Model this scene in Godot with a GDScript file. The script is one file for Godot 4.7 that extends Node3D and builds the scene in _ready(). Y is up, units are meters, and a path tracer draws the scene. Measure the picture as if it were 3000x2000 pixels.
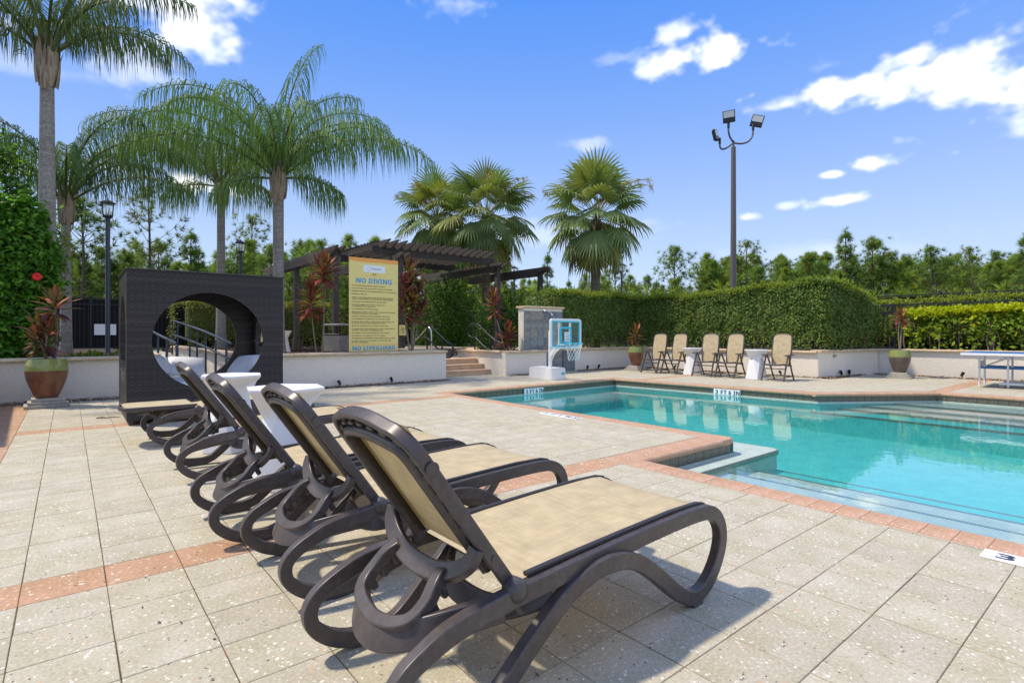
extends Node3D
# A resort pool seen past a row of sun loungers: x runs to the right and away, -z to the left and away, y is up, metres.

class MB:
	var v := PackedVector3Array()
	var n := PackedVector3Array()
	var uv := PackedVector2Array()
	var c := PackedColorArray()
	var ix := PackedInt32Array()
	var col := Color.WHITE

	func vert(p: Vector3, nn: Vector3, t := Vector2.ZERO) -> int:
		v.append(p)
		n.append(nn)
		uv.append(t)
		c.append(col)
		return v.size() - 1

	func face(a: int, b: int, d: int) -> void:
		var g := (v[b] - v[a]).cross(v[d] - v[a])
		if g.dot(n[a] + n[b] + n[d]) > 0.0:
			ix.append_array([a, d, b])
		else:
			ix.append_array([a, b, d])

	func tri(a: Vector3, b: Vector3, d: Vector3, nn: Vector3) -> void:
		var i := vert(a, nn)
		vert(b, nn)
		vert(d, nn)
		face(i, i + 1, i + 2)

	func quad(a: Vector3, b: Vector3, d: Vector3, e: Vector3, nn := Vector3.ZERO) -> void:
		if nn == Vector3.ZERO:
			nn = (b - a).cross(d - a).normalized()
		var i := vert(a, nn)
		vert(b, nn)
		vert(d, nn)
		vert(e, nn)
		face(i, i + 1, i + 2)
		face(i, i + 2, i + 3)

	func box(at: Vector3, size: Vector3, bevel := 0.0, basis := Basis.IDENTITY) -> void:
		var h := size * 0.5
		var k: float = minf(bevel, minf(h.x, minf(h.y, h.z)) * 0.95)
		for axis in 3:
			var u := (axis + 1) % 3
			var w := (axis + 2) % 3
			for s in [-1.0, 1.0]:
				var nn := Vector3.ZERO
				nn[axis] = s
				var q := []
				for e in [[-1, -1], [1, -1], [1, 1], [-1, 1]]:
					var p := Vector3.ZERO
					p[axis] = s * h[axis]
					p[u] = e[0] * (h[u] - k)
					p[w] = e[1] * (h[w] - k)
					q.append(at + basis * p)
				quad(q[0], q[1], q[2], q[3], basis * nn)
		if k <= 0.0:
			return
		for axis in 3:
			var u := (axis + 1) % 3
			var w := (axis + 2) % 3
			for su in [-1.0, 1.0]:
				for sw in [-1.0, 1.0]:
					var nn := Vector3.ZERO
					nn[u] = su
					nn[w] = sw
					var q := []
					for e in [[-1, 0], [1, 0], [1, 1], [-1, 1]]:
						var p := Vector3.ZERO
						p[axis] = e[0] * (h[axis] - k)
						p[u] = su * (h[u] - (k if e[1] == 1 else 0.0))
						p[w] = sw * (h[w] - (0.0 if e[1] == 1 else k))
						q.append(at + basis * p)
					quad(q[0], q[1], q[2], q[3], (basis * nn).normalized())
		for sx in [-1.0, 1.0]:
			for sy in [-1.0, 1.0]:
				for sz in [-1.0, 1.0]:
					var s := Vector3(sx, sy, sz)
					var a := Vector3(sx * h.x, sy * (h.y - k), sz * (h.z - k))
					var b := Vector3(sx * (h.x - k), sy * h.y, sz * (h.z - k))
					var d := Vector3(sx * (h.x - k), sy * (h.y - k), sz * h.z)
					tri(at + basis * a, at + basis * b, at + basis * d, (basis * s).normalized())

	# a section ([point, normal] pairs) carried along a path; section x lies across the path, section y along «up»
	func sweep(path: Array, sec: Array, up: Vector3, closed := false, scales := [], caps := true) -> void:
		var count := path.size()
		var m := sec.size()
		var first := v.size()
		var along := 0.0
		for i in count + (1 if closed else 0):
			var j := i % count
			var p: Vector3 = path[j]
			var t: Vector3
			if closed:
				t = path[(j + 1) % count] - path[(j + count - 1) % count]
			else:
				t = path[mini(j + 1, count - 1)] - path[maxi(j - 1, 0)]
			t = t.normalized()
			var side := t.cross(up).normalized()
			var uu := side.cross(t)
			var sc: Vector2 = Vector2.ONE
			if scales.size():
				var x = scales[j]
				sc = x if x is Vector2 else Vector2(x, x)
			if i > 0:
				along += p.distance_to(path[(i - 1) % count])
			for k in m + 1:
				var sp: Vector2 = sec[k % m][0]
				var sn: Vector2 = sec[k % m][1]
				vert(p + side * sp.x * sc.x + uu * sp.y * sc.y, (side * sn.x + uu * sn.y).normalized(), Vector2(float(k) / m, along))
		var rows := count + (1 if closed else 0)
		for i in rows - 1:
			for k in m:
				var a := first + i * (m + 1) + k
				face(a, a + 1, a + m + 2)
				face(a, a + m + 2, a + m + 1)
		if caps and not closed:
			for e in [0, rows - 1]:
				var nn: Vector3 = (path[0] - path[1] if e == 0 else path[count - 1] - path[count - 2]).normalized()
				var mid := vert(path[0] if e == 0 else path[count - 1], nn)
				var at := v.size()
				for k in m:
					vert(v[first + e * (m + 1) + k], nn)
				for k in m:
					face(mid, at + k, at + (k + 1) % m)

	func tube(path: Array, r, sides := 8, caps := true) -> void:
		var sec := []
		for k in sides:
			var d := Vector2.from_angle(TAU * k / sides)
			sec.append([d, d])
		var sc := []
		for i in path.size():
			sc.append(r[i] if r is Array else r)
		var d: Vector3 = (path[path.size() - 1] - path[0]).normalized()
		var up := Vector3.UP if absf(d.y) < 0.75 else Vector3(0.17, 0.1, 1.0).normalized()
		sweep(path, sec, up, false, sc, caps)

	func lathe(prof: Array, segs := 24, at := Vector3.ZERO) -> void:
		for i in prof.size() - 1:
			var a: Vector2 = prof[i]
			var b: Vector2 = prof[i + 1]
			if a.is_equal_approx(b):
				continue
			var d := (b - a).normalized()
			var na := Vector2(d.y, -d.x)
			var nb := na
			var me := na
			if i > 0 and not (prof[i - 1] as Vector2).is_equal_approx(a):
				var e: Vector2 = (a - prof[i - 1]).normalized()
				var ne := Vector2(e.y, -e.x)
				if ne.dot(me) > 0.75:
					na = (ne + me).normalized()
			if i + 2 < prof.size() and not (prof[i + 2] as Vector2).is_equal_approx(b):
				var e: Vector2 = (prof[i + 2] - b).normalized()
				var ne := Vector2(e.y, -e.x)
				if ne.dot(me) > 0.75:
					nb = (ne + me).normalized()
			var first := v.size()
			for k in segs + 1:
				var ang := TAU * k / segs
				var ca := cos(ang)
				var sa := sin(ang)
				vert(at + Vector3(a.x * ca, a.y, a.x * sa), Vector3(na.x * ca, na.y, na.x * sa), Vector2(float(k) / segs, a.y))
				vert(at + Vector3(b.x * ca, b.y, b.x * sa), Vector3(nb.x * ca, nb.y, nb.x * sa), Vector2(float(k) / segs, b.y))
			for k in segs:
				var q := first + k * 2
				if a.x > 1e-5:
					face(q, q + 1, q + 2)
				if b.x > 1e-5:
					face(q + 1, q + 3, q + 2)

	# a polygon in the plane of the basis' x and y, pushed out along its z from z0 to z1
	func prism(poly: PackedVector2Array, z0: float, z1: float, tr := Transform3D.IDENTITY) -> void:
		var idx := Geometry2D.triangulate_polygon(poly)
		for z in [z0, z1]:
			var nn := tr.basis * Vector3(0, 0, signf(z - (z0 + z1) * 0.5))
			var at := v.size()
			for p in poly:
				vert(tr * Vector3(p.x, p.y, z), nn, p)
			for i in idx.size() / 3:
				face(at + idx[i * 3], at + idx[i * 3 + 1], at + idx[i * 3 + 2])
		var area := 0.0
		for i in poly.size():
			area += poly[i].cross(poly[(i + 1) % poly.size()])
		var cw := area < 0.0
		for i in poly.size():
			var a := poly[i]
			var b := poly[(i + 1) % poly.size()]
			var d := (b - a).normalized()
			var o := Vector2(d.y, -d.x) * (-1.0 if cw else 1.0)
			quad(tr * Vector3(a.x, a.y, z0), tr * Vector3(b.x, b.y, z0), tr * Vector3(b.x, b.y, z1), tr * Vector3(a.x, a.y, z1), tr.basis * Vector3(o.x, o.y, 0))

	# a bent strip: a leaf, a leaflet or a needle; widths are half widths
	func strip(pts: Array, side: Vector3, widths: Array, fold := 0.0) -> void:
		var first := v.size()
		var k := pts.size()
		var t0: Vector3 = pts[k - 1] - pts[0]
		var nn := side.cross(t0).normalized()
		for i in k:
			var t: Vector3 = (pts[mini(i + 1, k - 1)] - pts[maxi(i - 1, 0)]).normalized()
			var ni := side.cross(t).normalized()
			if ni.dot(nn) < 0.0:
				ni = -ni
			var w: float = widths[i]
			if fold != 0.0:
				vert(pts[i] - side * w + ni * w * fold, (ni + side * fold).normalized(), Vector2(0, float(i) / k))
				vert(pts[i], ni, Vector2(0.5, float(i) / k))
				vert(pts[i] + side * w + ni * w * fold, (ni - side * fold).normalized(), Vector2(1, float(i) / k))
			else:
				vert(pts[i] - side * w, ni, Vector2(0, float(i) / k))
				vert(pts[i] + side * w, ni, Vector2(1, float(i) / k))
		var m := 3 if fold != 0.0 else 2
		for i in k - 1:
			for j in m - 1:
				var a := first + i * m + j
				if widths[i] > 1e-5:
					face(a, a + 1, a + m)
				if widths[i + 1] > 1e-5:
					face(a + 1, a + m + 1, a + m)

	func mesh() -> ArrayMesh:
		var a := []
		a.resize(Mesh.ARRAY_MAX)
		a[Mesh.ARRAY_VERTEX] = v
		a[Mesh.ARRAY_NORMAL] = n
		a[Mesh.ARRAY_TEX_UV] = uv
		a[Mesh.ARRAY_COLOR] = c
		a[Mesh.ARRAY_INDEX] = ix
		var m := ArrayMesh.new()
		m.add_surface_from_arrays(Mesh.PRIMITIVE_TRIANGLES, a)
		return m

var M := {}
var taken := {}
var rng := RandomNumberGenerator.new()
const EYE := 1.18
const YAW := 0.68569  # the camera looks this far to the right of -z
const FOCAL := 1590.0 / 2000.0

# ---------- naming ----------
func numbered(called: String) -> String:
	var k: int = taken.get(called, 0)
	taken[called] = k + 1
	return called if k == 0 else "%s_%03d" % [called, k]

func tag(o: Node3D, label: String, category: String, group := "") -> Node3D:
	o.set_meta("label", label)
	o.set_meta("category", category)
	if group:
		o.set_meta("group", group)
	return o

func thing(called: String, label: String, category: String, at := Vector3.ZERO, turn := 0.0, group := "") -> Node3D:
	var o := Node3D.new()
	o.name = numbered(called)
	o.position = at
	o.rotation.y = turn
	add_child(o)
	return tag(o, label, category, group)

func part(called: String, shape, material: Material, parent: Node3D, at := Vector3.ZERO, label := "") -> MeshInstance3D:
	var o := MeshInstance3D.new()
	o.name = called
	o.mesh = shape.mesh() if shape is MB else shape
	o.material_override = material
	o.position = at
	if label:
		o.set_meta("label", label)
	parent.add_child(o, true)
	return o

func struct(called: String, shape, material: Material) -> MeshInstance3D:
	var o := part(numbered(called), shape, material, self)
	o.set_meta("kind", "structure")
	return o

func ground_root(called: String) -> Node3D:
	var o := Node3D.new()
	o.name = numbered(called)
	o.set_meta("kind", "structure")
	add_child(o)
	return o

func copy(o: Node3D, base_name: String, label: String, at: Vector3, turn := 0.0, scale := 1.0) -> Node3D:
	var r: Node3D = o.duplicate()
	r.name = numbered(base_name)
	add_child(r)
	r.position = at
	r.rotation = Vector3(0, turn, 0)
	r.scale = Vector3.ONE * scale
	r.set_meta("label", label)
	return r

func many(called: String, mesh: Mesh, material: Material, xf: Array, cols: Array, parent: Node3D, stuff := true) -> MultiMeshInstance3D:
	var mm := MultiMesh.new()
	mm.transform_format = MultiMesh.TRANSFORM_3D
	mm.use_colors = true
	mm.mesh = mesh
	mm.instance_count = xf.size()
	var b := PackedFloat32Array()
	b.resize(xf.size() * 16)
	for i in xf.size():
		var t: Transform3D = xf[i]
		var q: Color = cols[i]
		var k := i * 16
		b[k] = t.basis.x.x
		b[k + 1] = t.basis.y.x
		b[k + 2] = t.basis.z.x
		b[k + 3] = t.origin.x
		b[k + 4] = t.basis.x.y
		b[k + 5] = t.basis.y.y
		b[k + 6] = t.basis.z.y
		b[k + 7] = t.origin.y
		b[k + 8] = t.basis.x.z
		b[k + 9] = t.basis.y.z
		b[k + 10] = t.basis.z.z
		b[k + 11] = t.origin.z
		b[k + 12] = q.r
		b[k + 13] = q.g
		b[k + 14] = q.b
		b[k + 15] = 1.0
	mm.buffer = b
	var o := MultiMeshInstance3D.new()
	o.name = called
	o.multimesh = mm
	o.material_override = material
	if stuff:
		o.set_meta("kind", "stuff")
	parent.add_child(o, true)
	return o

func r1(a: float, b: float) -> float:
	return rng.randf_range(a, b)

func rdir() -> Vector3:
	var y := r1(-1, 1)
	var a := r1(0, TAU)
	var s := sqrt(1.0 - y * y)
	return Vector3(cos(a) * s, y, sin(a) * s)

# ---------- shapes ----------
func rr(w: float, h: float, r: float, k := 3) -> Array:
	var out := []
	var x := w * 0.5 - r
	var y := h * 0.5 - r
	for q in 4:
		var cx := x if q == 0 or q == 3 else -x
		var cy := y if q < 2 else -y
		for i in k + 1:
			var d := Vector2.from_angle(PI * 0.5 * (q + float(i) / k))
			out.append([Vector2(cx, cy) + d * r, d])
	return out

func spline(pts: Array, per := 6, closed := false) -> Array:
	var out := []
	var k := pts.size()
	for i in (k if closed else k - 1):
		var a = pts[(i - 1 + k) % k] if closed or i > 0 else pts[0]
		var b = pts[i]
		var d = pts[(i + 1) % k]
		var e = pts[(i + 2) % k] if closed or i + 2 < k else pts[k - 1]
		for j in per:
			out.append(b.cubic_interpolate(d, a, e, float(j) / per))
	if not closed:
		out.append(pts[k - 1])
	return out

func v3(list: Array, z := 0.0) -> Array:
	var out := []
	for p in list:
		out.append(Vector3(p[0], p[1], p[2] if p.size() > 2 else z))
	return out

# ---------- materials ----------
func lin(r: float, g: float, b: float) -> Color:
	return Color(r, g, b).linear_to_srgb()

func plain(r: float, g: float, b: float, rough := 0.6) -> StandardMaterial3D:
	var m := StandardMaterial3D.new()
	m.albedo_color = lin(r, g, b)
	m.roughness = rough
	return m

func triplanar(m: StandardMaterial3D, tex: Texture2D, scale: float, height: Texture2D = null, relief := 0.0) -> StandardMaterial3D:
	m.albedo_texture = tex
	m.uv1_triplanar = true
	m.uv1_triplanar_sharpness = 4.0
	m.uv1_scale = Vector3.ONE * scale
	if height:
		m.heightmap_enabled = true
		m.heightmap_texture = height
		m.heightmap_scale = relief
	return m

func leafy(r: float, g: float, b: float, rough := 0.5, through := 0.5) -> StandardMaterial3D:
	var m := plain(r, g, b, rough)
	m.vertex_color_use_as_albedo = true
	m.cull_mode = BaseMaterial3D.CULL_DISABLED
	m.backlight_enabled = true
	m.backlight = Color(through * 0.95, through, through * 0.55)
	return m

func noise_bytes(size: int, freq: float, octaves: int, s: int) -> PackedByteArray:
	var f := FastNoiseLite.new()
	f.seed = s
	f.noise_type = FastNoiseLite.TYPE_SIMPLEX_SMOOTH
	f.frequency = freq
	f.fractal_octaves = octaves
	var im := f.get_seamless_image(size, size, false, false, 0.15, false)
	im.convert(Image.FORMAT_L8)
	return im.get_data()

func texture(size: int, data: PackedByteArray) -> ImageTexture:
	return ImageTexture.create_from_image(Image.create_from_data(size, size, false, Image.FORMAT_RGB8, data))

func grey(size: int, data: PackedByteArray) -> ImageTexture:
	return ImageTexture.create_from_image(Image.create_from_data(size, size, false, Image.FORMAT_L8, data))

# two noises laid over each other between three tones; stretch > 1 draws the grain out along v
func grain(size: int, dark: Color, mid: Color, light: Color, f1: float, f2: float, speck: float, s: int, stretch := 1) -> ImageTexture:
	var a := noise_bytes(size, f1, 3, s)
	var b := noise_bytes(size, f2, 2, s + 7)
	var d := PackedByteArray()
	d.resize(size * size * 3)
	var h := s * 7919 + 13
	for y in size:
		for x in size:
			var i := y * size + x
			var j := (y / stretch) * size + x
			h = (h * 1103515245 + 12345) & 0x7fffffff
			var t := (a[j] * 0.5 + b[j] * 0.5) / 127.5 - 1.0 + ((h >> 12) % 256 / 127.5 - 1.0) * speck
			t = clampf(t * 1.5, -1, 1)
			var q := mid.lerp(dark, -t) if t < 0.0 else mid.lerp(light, t)
			d[i * 3] = int(q.r8)
			d[i * 3 + 1] = int(q.g8)
			d[i * 3 + 2] = int(q.b8)
	return texture(size, d)

# concrete pavers cast with crushed shell: white chips, a few dark ones, stains
func shell(size: int, base: Color, chips: int, s: int) -> ImageTexture:
	var a := noise_bytes(size, 0.004, 3, s)
	var b := noise_bytes(size, 0.06, 3, s + 5)
	var d := PackedByteArray()
	d.resize(size * size * 3)
	var h := s * 7919 + 13
	for i in size * size:
		h = (h * 1103515245 + 12345) & 0x7fffffff
		var t := 1.0 + (a[i] - 128) * 0.0006 + (b[i] - 128) * 0.0008 + ((h >> 12) % 256 - 128) * 0.0006
		d[i * 3] = clampi(int(base.r * t * 255), 0, 255)
		d[i * 3 + 1] = clampi(int(base.g * t * 255), 0, 255)
		d[i * 3 + 2] = clampi(int(base.b * t * (1.0 + (a[i] - 128) * 0.0004) * 255), 0, 255)
	var g := RandomNumberGenerator.new()
	g.seed = s
	for k in chips:
		var big := pow(g.randf(), 3.2)
		var l := 1.0 + 6.5 * big
		var w := l * g.randf_range(0.3, 0.75)
		var ang := g.randf() * TAU
		var q := Color(0.92, 0.91, 0.88).lerp(base, g.randf_range(0.08, 0.8))
		if g.randf() < 0.09:
			q = Color(0.27, 0.25, 0.24)
			l = minf(l, 4.5)
			w = l * 0.5
		elif g.randf() < 0.2:
			q = Color(0.74, 0.62, 0.5)
		var cx := g.randi() % size
		var cy := g.randi() % size
		var ca := cos(ang)
		var sa := sin(ang)
		var reach := int(ceil(l))
		for y in range(-reach, reach + 1):
			for x in range(-reach, reach + 1):
				var u := (x * ca + y * sa) / l
				var w2 := (y * ca - x * sa + u * u * l * 0.25) / w
				if u * u + w2 * w2 < 1.0:
					var i := (((cy + y + size) % size) * size + (cx + x + size) % size) * 3
					d[i] = int(q.r8)
					d[i + 1] = int(q.g8)
					d[i + 2] = int(q.b8)
	return texture(size, d)

# ---------- where a pixel of a 3000 x 2000 frame looks (sky only) ----------
func sky_at(px: float, py: float) -> Vector2:
	return Vector2(YAW + atan((px - 1500.0) / 1590.0), atan((976.0 - py) / sqrt(1590.0 * 1590.0 + (px - 1500.0) * (px - 1500.0))))

func paint_cloud(im: Image, at: Vector2, half: Vector2, strength: float, soft: float, f: FastNoiseLite) -> void:
	var w := im.get_width()
	var h := im.get_height()
	var cx := at.x / TAU * w
	var cy := (0.5 - at.y / PI) * h
	var rx := half.x / TAU * w / maxf(cos(at.y), 0.15)
	var ry := half.y / PI * h
	for y in range(int(cy - ry * 1.5), int(cy + ry * 1.5) + 1):
		if y < 0 or y > h / 2 - 2:
			continue
		for x in range(int(cx - rx * 1.5), int(cx + rx * 1.5) + 1):
			var dx := (x - cx) / rx
			var dy := (y - cy) / ry
			if dy > 0.0:
				dy *= 1.35
			var d := 1.0 - sqrt(dx * dx + dy * dy)
			if d < -0.6:
				continue
			var nn := f.get_noise_2d(x * 1.0, y * 1.7) + 0.35 * f.get_noise_2d(x * 3.3 + 50.0, y * 4.6)
			var a := smoothstep(-0.1, soft + 0.25, d + nn * (0.95 if rx < 60.0 else 0.75)) * strength * (0.93 + 0.25 * f.get_noise_2d(x * 2.0 + 300.0, y * 3.0))
			if a <= 0.01:
				continue
			var xx := posmod(x, w)
			var q := im.get_pixel(xx, y)
			im.set_pixel(xx, y, Color(0.93, 0.86, 0.62, maxf(q.a, minf(a, 1.0))))

func light_and_camera() -> void:
	var cam := Camera3D.new()
	cam.name = "camera"
	cam.projection = Camera3D.PROJECTION_FRUSTUM
	cam.near = 0.1
	cam.far = 900.0
	cam.size = 0.1 * 2000.0 / 1590.0
	cam.frustum_offset = Vector2(0, -0.1 * 24.0 / 1590.0)
	cam.position = Vector3(0, EYE, 0)
	cam.rotation.y = -YAW
	add_child(cam)
	cam.current = true
	var sun := DirectionalLight3D.new()
	sun.name = "sun"
	sun.light_color = Color(1.0, 0.945, 0.855)
	sun.light_energy = 1.0
	sun.light_angular_distance = 3.0
	sun.shadow_enabled = true
	add_child(sun)
	sun.look_at_from_position(Vector3(-0.38, 0.85, -0.36) * 50.0, Vector3.ZERO)
	var env := Environment.new()
	env.tonemap_mode = Environment.TONE_MAPPER_LINEAR
	env.tonemap_exposure = 1.45
	env.background_mode = Environment.BG_SKY
	env.sdfgi_enabled = true
	env.ssao_enabled = true
	env.ssil_enabled = true
	var sk := ProceduralSkyMaterial.new()
	sk.sky_top_color = lin(0.0, 0.158, 0.65)
	sk.sky_horizon_color = lin(0.55, 0.66, 0.745)
	sk.sky_curve = 0.23
	sk.ground_horizon_color = lin(0.35, 0.36, 0.33)
	sk.ground_bottom_color = lin(0.2, 0.19, 0.16)
	sk.sun_angle_max = 1.0
	var im := Image.create(3072, 1536, false, Image.FORMAT_RGBA8)
	im.fill(Color(0.93, 0.86, 0.62, 0))
	var f := FastNoiseLite.new()
	f.seed = 11
	f.frequency = 0.018
	f.fractal_octaves = 5
	for q in [
		[2480, 270, 240, 52, 1.0, 0.5], [2730, 210, 230, 75, 1.0, 0.5], [2900, 235, 210, 75, 1.0, 0.55], [3060, 235, 200, 70, 1.0, 0.5], [2300, 305, 110, 30, 0.7, 0.7],
		[1990, 85, 70, 38, 0.75, 0.7], [2075, 155, 160, 45, 1.0, 0.5], [1950, 190, 110, 38, 0.75, 0.7], [1820, 170, 70, 26, 0.3, 0.8],
		[2570, 480, 100, 26, 0.95, 0.6], [2440, 510, 42, 13, 0.8, 0.6], [2450, 588, 95, 24, 0.85, 0.6], [2310, 600, 40, 12, 0.4, 0.7], [2195, 634, 32, 12, 0.5, 0.7], [2800, 445, 30, 10, 0.35, 0.7],
		[540, 40, 200, 190, 1.0, 0.8], [400, 160, 230, 120, 0.5, 1.0], [100, 190, 260, 70, 0.25, 1.1], [535, 530, 85, 38, 0.8, 0.7], [640, 545, 110, 30, 0.6, 0.8], [340, 490, 80, 24, 0.5, 0.8], [60, 500, 100, 30, 0.4, 0.9],
		[1290, 5, 170, 40, 0.45, 0.9], [1730, 425, 95, 26, 0.35, 0.9], [1500, 690, 500, 60, 0.25, 1.2], [2400, 740, 400, 50, 0.2, 1.2], [2420, 190, 60, 24, 0.3, 0.8]]:
		var at := sky_at(q[0], q[1])
		var sc := 1.0 / 1590.0
		var k := cos(at.x - YAW)
		paint_cloud(im, at, Vector2(q[2] * sc * k * k * cos(at.y), q[3] * sc * k), q[4], q[5], f)
	# unseen extra cloud, thicker than in view, added to brighten and whiten the fill
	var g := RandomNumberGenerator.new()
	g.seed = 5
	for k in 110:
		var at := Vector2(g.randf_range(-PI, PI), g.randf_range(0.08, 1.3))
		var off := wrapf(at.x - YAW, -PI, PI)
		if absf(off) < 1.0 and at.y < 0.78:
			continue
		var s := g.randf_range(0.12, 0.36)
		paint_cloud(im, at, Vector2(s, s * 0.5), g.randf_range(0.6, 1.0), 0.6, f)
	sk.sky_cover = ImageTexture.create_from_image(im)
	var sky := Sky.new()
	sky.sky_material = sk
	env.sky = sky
	var we := WorldEnvironment.new()
	we.name = "world_environment"
	we.environment = env
	add_child(we)

func make_materials() -> void:
	var tan_tile := StandardMaterial3D.new()
	tan_tile.albedo_texture = shell(1024, Color(0.685, 0.66, 0.58), 3900, 3)
	tan_tile.vertex_color_use_as_albedo = true
	tan_tile.roughness = 0.85
	M.tile = tan_tile
	var pink := StandardMaterial3D.new()
	pink.albedo_texture = shell(768, Color(0.695, 0.555, 0.445), 2100, 4)
	pink.vertex_color_use_as_albedo = true
	pink.roughness = 0.85
	M.pink = pink
	var cop := pink.duplicate()
	cop.uv1_triplanar = true
	cop.uv1_scale = Vector3.ONE * 1.1
	M.coping = cop
	M.bedding = triplanar(plain(1, 1, 1, 0.95), grain(256, Color(0.24, 0.2, 0.16), Color(0.33, 0.28, 0.23), Color(0.42, 0.36, 0.3), 0.02, 0.1, 0.3, 21), 2.0)
	M.band = triplanar(plain(1, 1, 1, 0.3), grain(256, Color(0.27, 0.26, 0.22), Color(0.36, 0.35, 0.3), Color(0.46, 0.44, 0.38), 0.02, 0.07, 0.15, 22), 3.0)
	M.plaster = triplanar(plain(0.42, 1.0, 0.98, 0.7), grain(256, Color(0.33, 0.68, 0.68), Color(0.39, 0.75, 0.74), Color(0.46, 0.81, 0.8), 0.01, 0.06, 0.12, 23), 0.9)
	M.pale = triplanar(plain(1, 1, 1, 0.6), grain(256, Color(0.58, 0.64, 0.6), Color(0.65, 0.71, 0.67), Color(0.72, 0.77, 0.73), 0.012, 0.08, 0.12, 24), 1.2)
	var water := StandardMaterial3D.new()
	water.transparency = BaseMaterial3D.TRANSPARENCY_ALPHA
	water.albedo_color = lin(0.06, 0.47, 0.5)
	water.albedo_color.a = 0.16
	water.roughness = 0.015
	water.metallic_specular = 0.5
	var fn := FastNoiseLite.new()
	fn.seed = 9
	fn.frequency = 0.012
	fn.fractal_octaves = 4
	var nt := NoiseTexture2D.new()
	nt.width = 1024
	nt.height = 1024
	nt.seamless = true
	nt.noise = fn
	nt.as_normal_map = true
	nt.bump_strength = 2.0
	water.normal_enabled = true
	water.normal_texture = nt
	water.normal_scale = 0.09
	water.uv1_triplanar = true
	water.uv1_world_triplanar = true
	water.uv1_scale = Vector3.ONE * 0.32
	water.cull_mode = BaseMaterial3D.CULL_DISABLED
	M.water = water
	var bump := noise_bytes(512, 0.045, 4, 31)
	M.stucco = triplanar(plain(1, 1, 1, 0.9), grain(512, Color(0.84, 0.815, 0.76), Color(0.865, 0.84, 0.79), Color(0.885, 0.86, 0.815), 0.012, 0.06, 0.06, 25), 0.9, grey(512, bump), 0.7)
	M.cap = triplanar(plain(1, 1, 1, 0.85), grain(256, Color(0.66, 0.57, 0.46), Color(0.78, 0.70, 0.58), Color(0.85, 0.78, 0.67), 0.01, 0.06, 0.12, 26), 1.5)
	M.step = triplanar(plain(1, 1, 1, 0.85), grain(256, Color(0.68, 0.55, 0.43), Color(0.76, 0.64, 0.52), Color(0.83, 0.72, 0.6), 0.01, 0.06, 0.12, 27), 1.2)
	M.concrete = triplanar(plain(1, 1, 1, 0.9), grain(256, Color(0.55, 0.54, 0.5), Color(0.64, 0.62, 0.58), Color(0.72, 0.7, 0.66), 0.01, 0.06, 0.15, 28), 1.2)
	M.resin = triplanar(plain(1, 1, 1, 0.36), grain(256, Color(0.24, 0.217, 0.217), Color(0.285, 0.26, 0.258), Color(0.345, 0.318, 0.31), 0.012, 0.07, 0.08, 29), 1.6)
	M.resin_dark = plain(0.03, 0.026, 0.026, 0.5)
	M.sling = sling_material()
	M.white = triplanar(plain(1, 1, 1, 0.45), grain(128, Color(0.86, 0.86, 0.865), Color(0.875, 0.875, 0.88), Color(0.89, 0.89, 0.89), 0.05, 0.15, 0.02, 30), 2.0)
	M.wicker = wicker_material()
	M.wicker_frame = plain(0.035, 0.03, 0.032, 0.5)
	M.cushion = triplanar(plain(1, 1, 1, 0.95), grain(128, Color(0.78, 0.79, 0.82), Color(0.84, 0.85, 0.88), Color(0.88, 0.89, 0.9), 0.02, 0.1, 0.06, 32), 2.0)
	var wg := grain(512, Color(0.2, 0.18, 0.17), Color(0.265, 0.245, 0.235), Color(0.35, 0.325, 0.31), 0.01, 0.05, 0.1, 33, 24)
	M.wood = triplanar(plain(1, 1, 1, 0.75), wg, 1.0)
	M.black = plain(0.012, 0.012, 0.014, 0.4)
	M.screen = triplanar(plain(1, 1, 1, 0.9), grain(128, Color(0.07, 0.07, 0.075), Color(0.1, 0.1, 0.105), Color(0.13, 0.13, 0.135), 0.02, 0.1, 0.1, 34), 1.0)
	M.lamp_blue = plain(0.035, 0.05, 0.075, 0.4)
	M.pole = plain(0.115, 0.1, 0.105, 0.5)
	var steel := plain(0.62, 0.62, 0.63, 0.25)
	steel.metallic = 1.0
	M.steel = steel
	M.lens = plain(0.55, 0.58, 0.6, 0.2)
	M.glass = pane(Color(0.9, 0.95, 0.95), 0.12)
	M.acrylic = pane(Color(0.85, 0.95, 0.95), 0.1)
	M.palm_trunk = triplanar(plain(1, 1, 1, 0.9), trunk_texture(Color(0.46, 0.44, 0.41), Color(0.64, 0.62, 0.59), 35), 0.8)
	M.sabal_trunk = triplanar(plain(1, 1, 1, 0.95), grain(256, Color(0.27, 0.23, 0.19), Color(0.42, 0.375, 0.32), Color(0.55, 0.5, 0.44), 0.02, 0.1, 0.2, 36), 1.5)
	M.boot = triplanar(plain(1, 1, 1, 0.9), grain(256, Color(0.42, 0.33, 0.26), Color(0.63, 0.57, 0.5), Color(0.78, 0.74, 0.69), 0.008, 0.05, 0.15, 37, 8), 1.6)
	M.pine_bark = plain(0.11, 0.08, 0.06, 0.9)
	M.frond = leafy(1, 1, 1, 0.6, 0.9)
	M.frond.metallic_specular = 0.3
	M.fan = leafy(1, 1, 1, 0.45, 0.8)
	M.fan.metallic_specular = 0.4
	M.needles = leafy(1, 1, 1, 0.7, 1.0)
	M.needles.metallic_specular = 0.25
	M.leaf = leafy(1, 1, 1, 0.5, 0.95)
	M.leaf.metallic_specular = 0.35
	M.hedge_leaf = leafy(1, 1, 1, 0.6, 0.95)
	M.hedge_leaf.metallic_specular = 0.35
	M.twigs = triplanar(plain(1, 1, 1, 0.95), grain(128, Color(0.3, 0.33, 0.16), Color(0.35, 0.4, 0.19), Color(0.4, 0.44, 0.22), 0.03, 0.12, 0.3, 38), 2.0)
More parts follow.
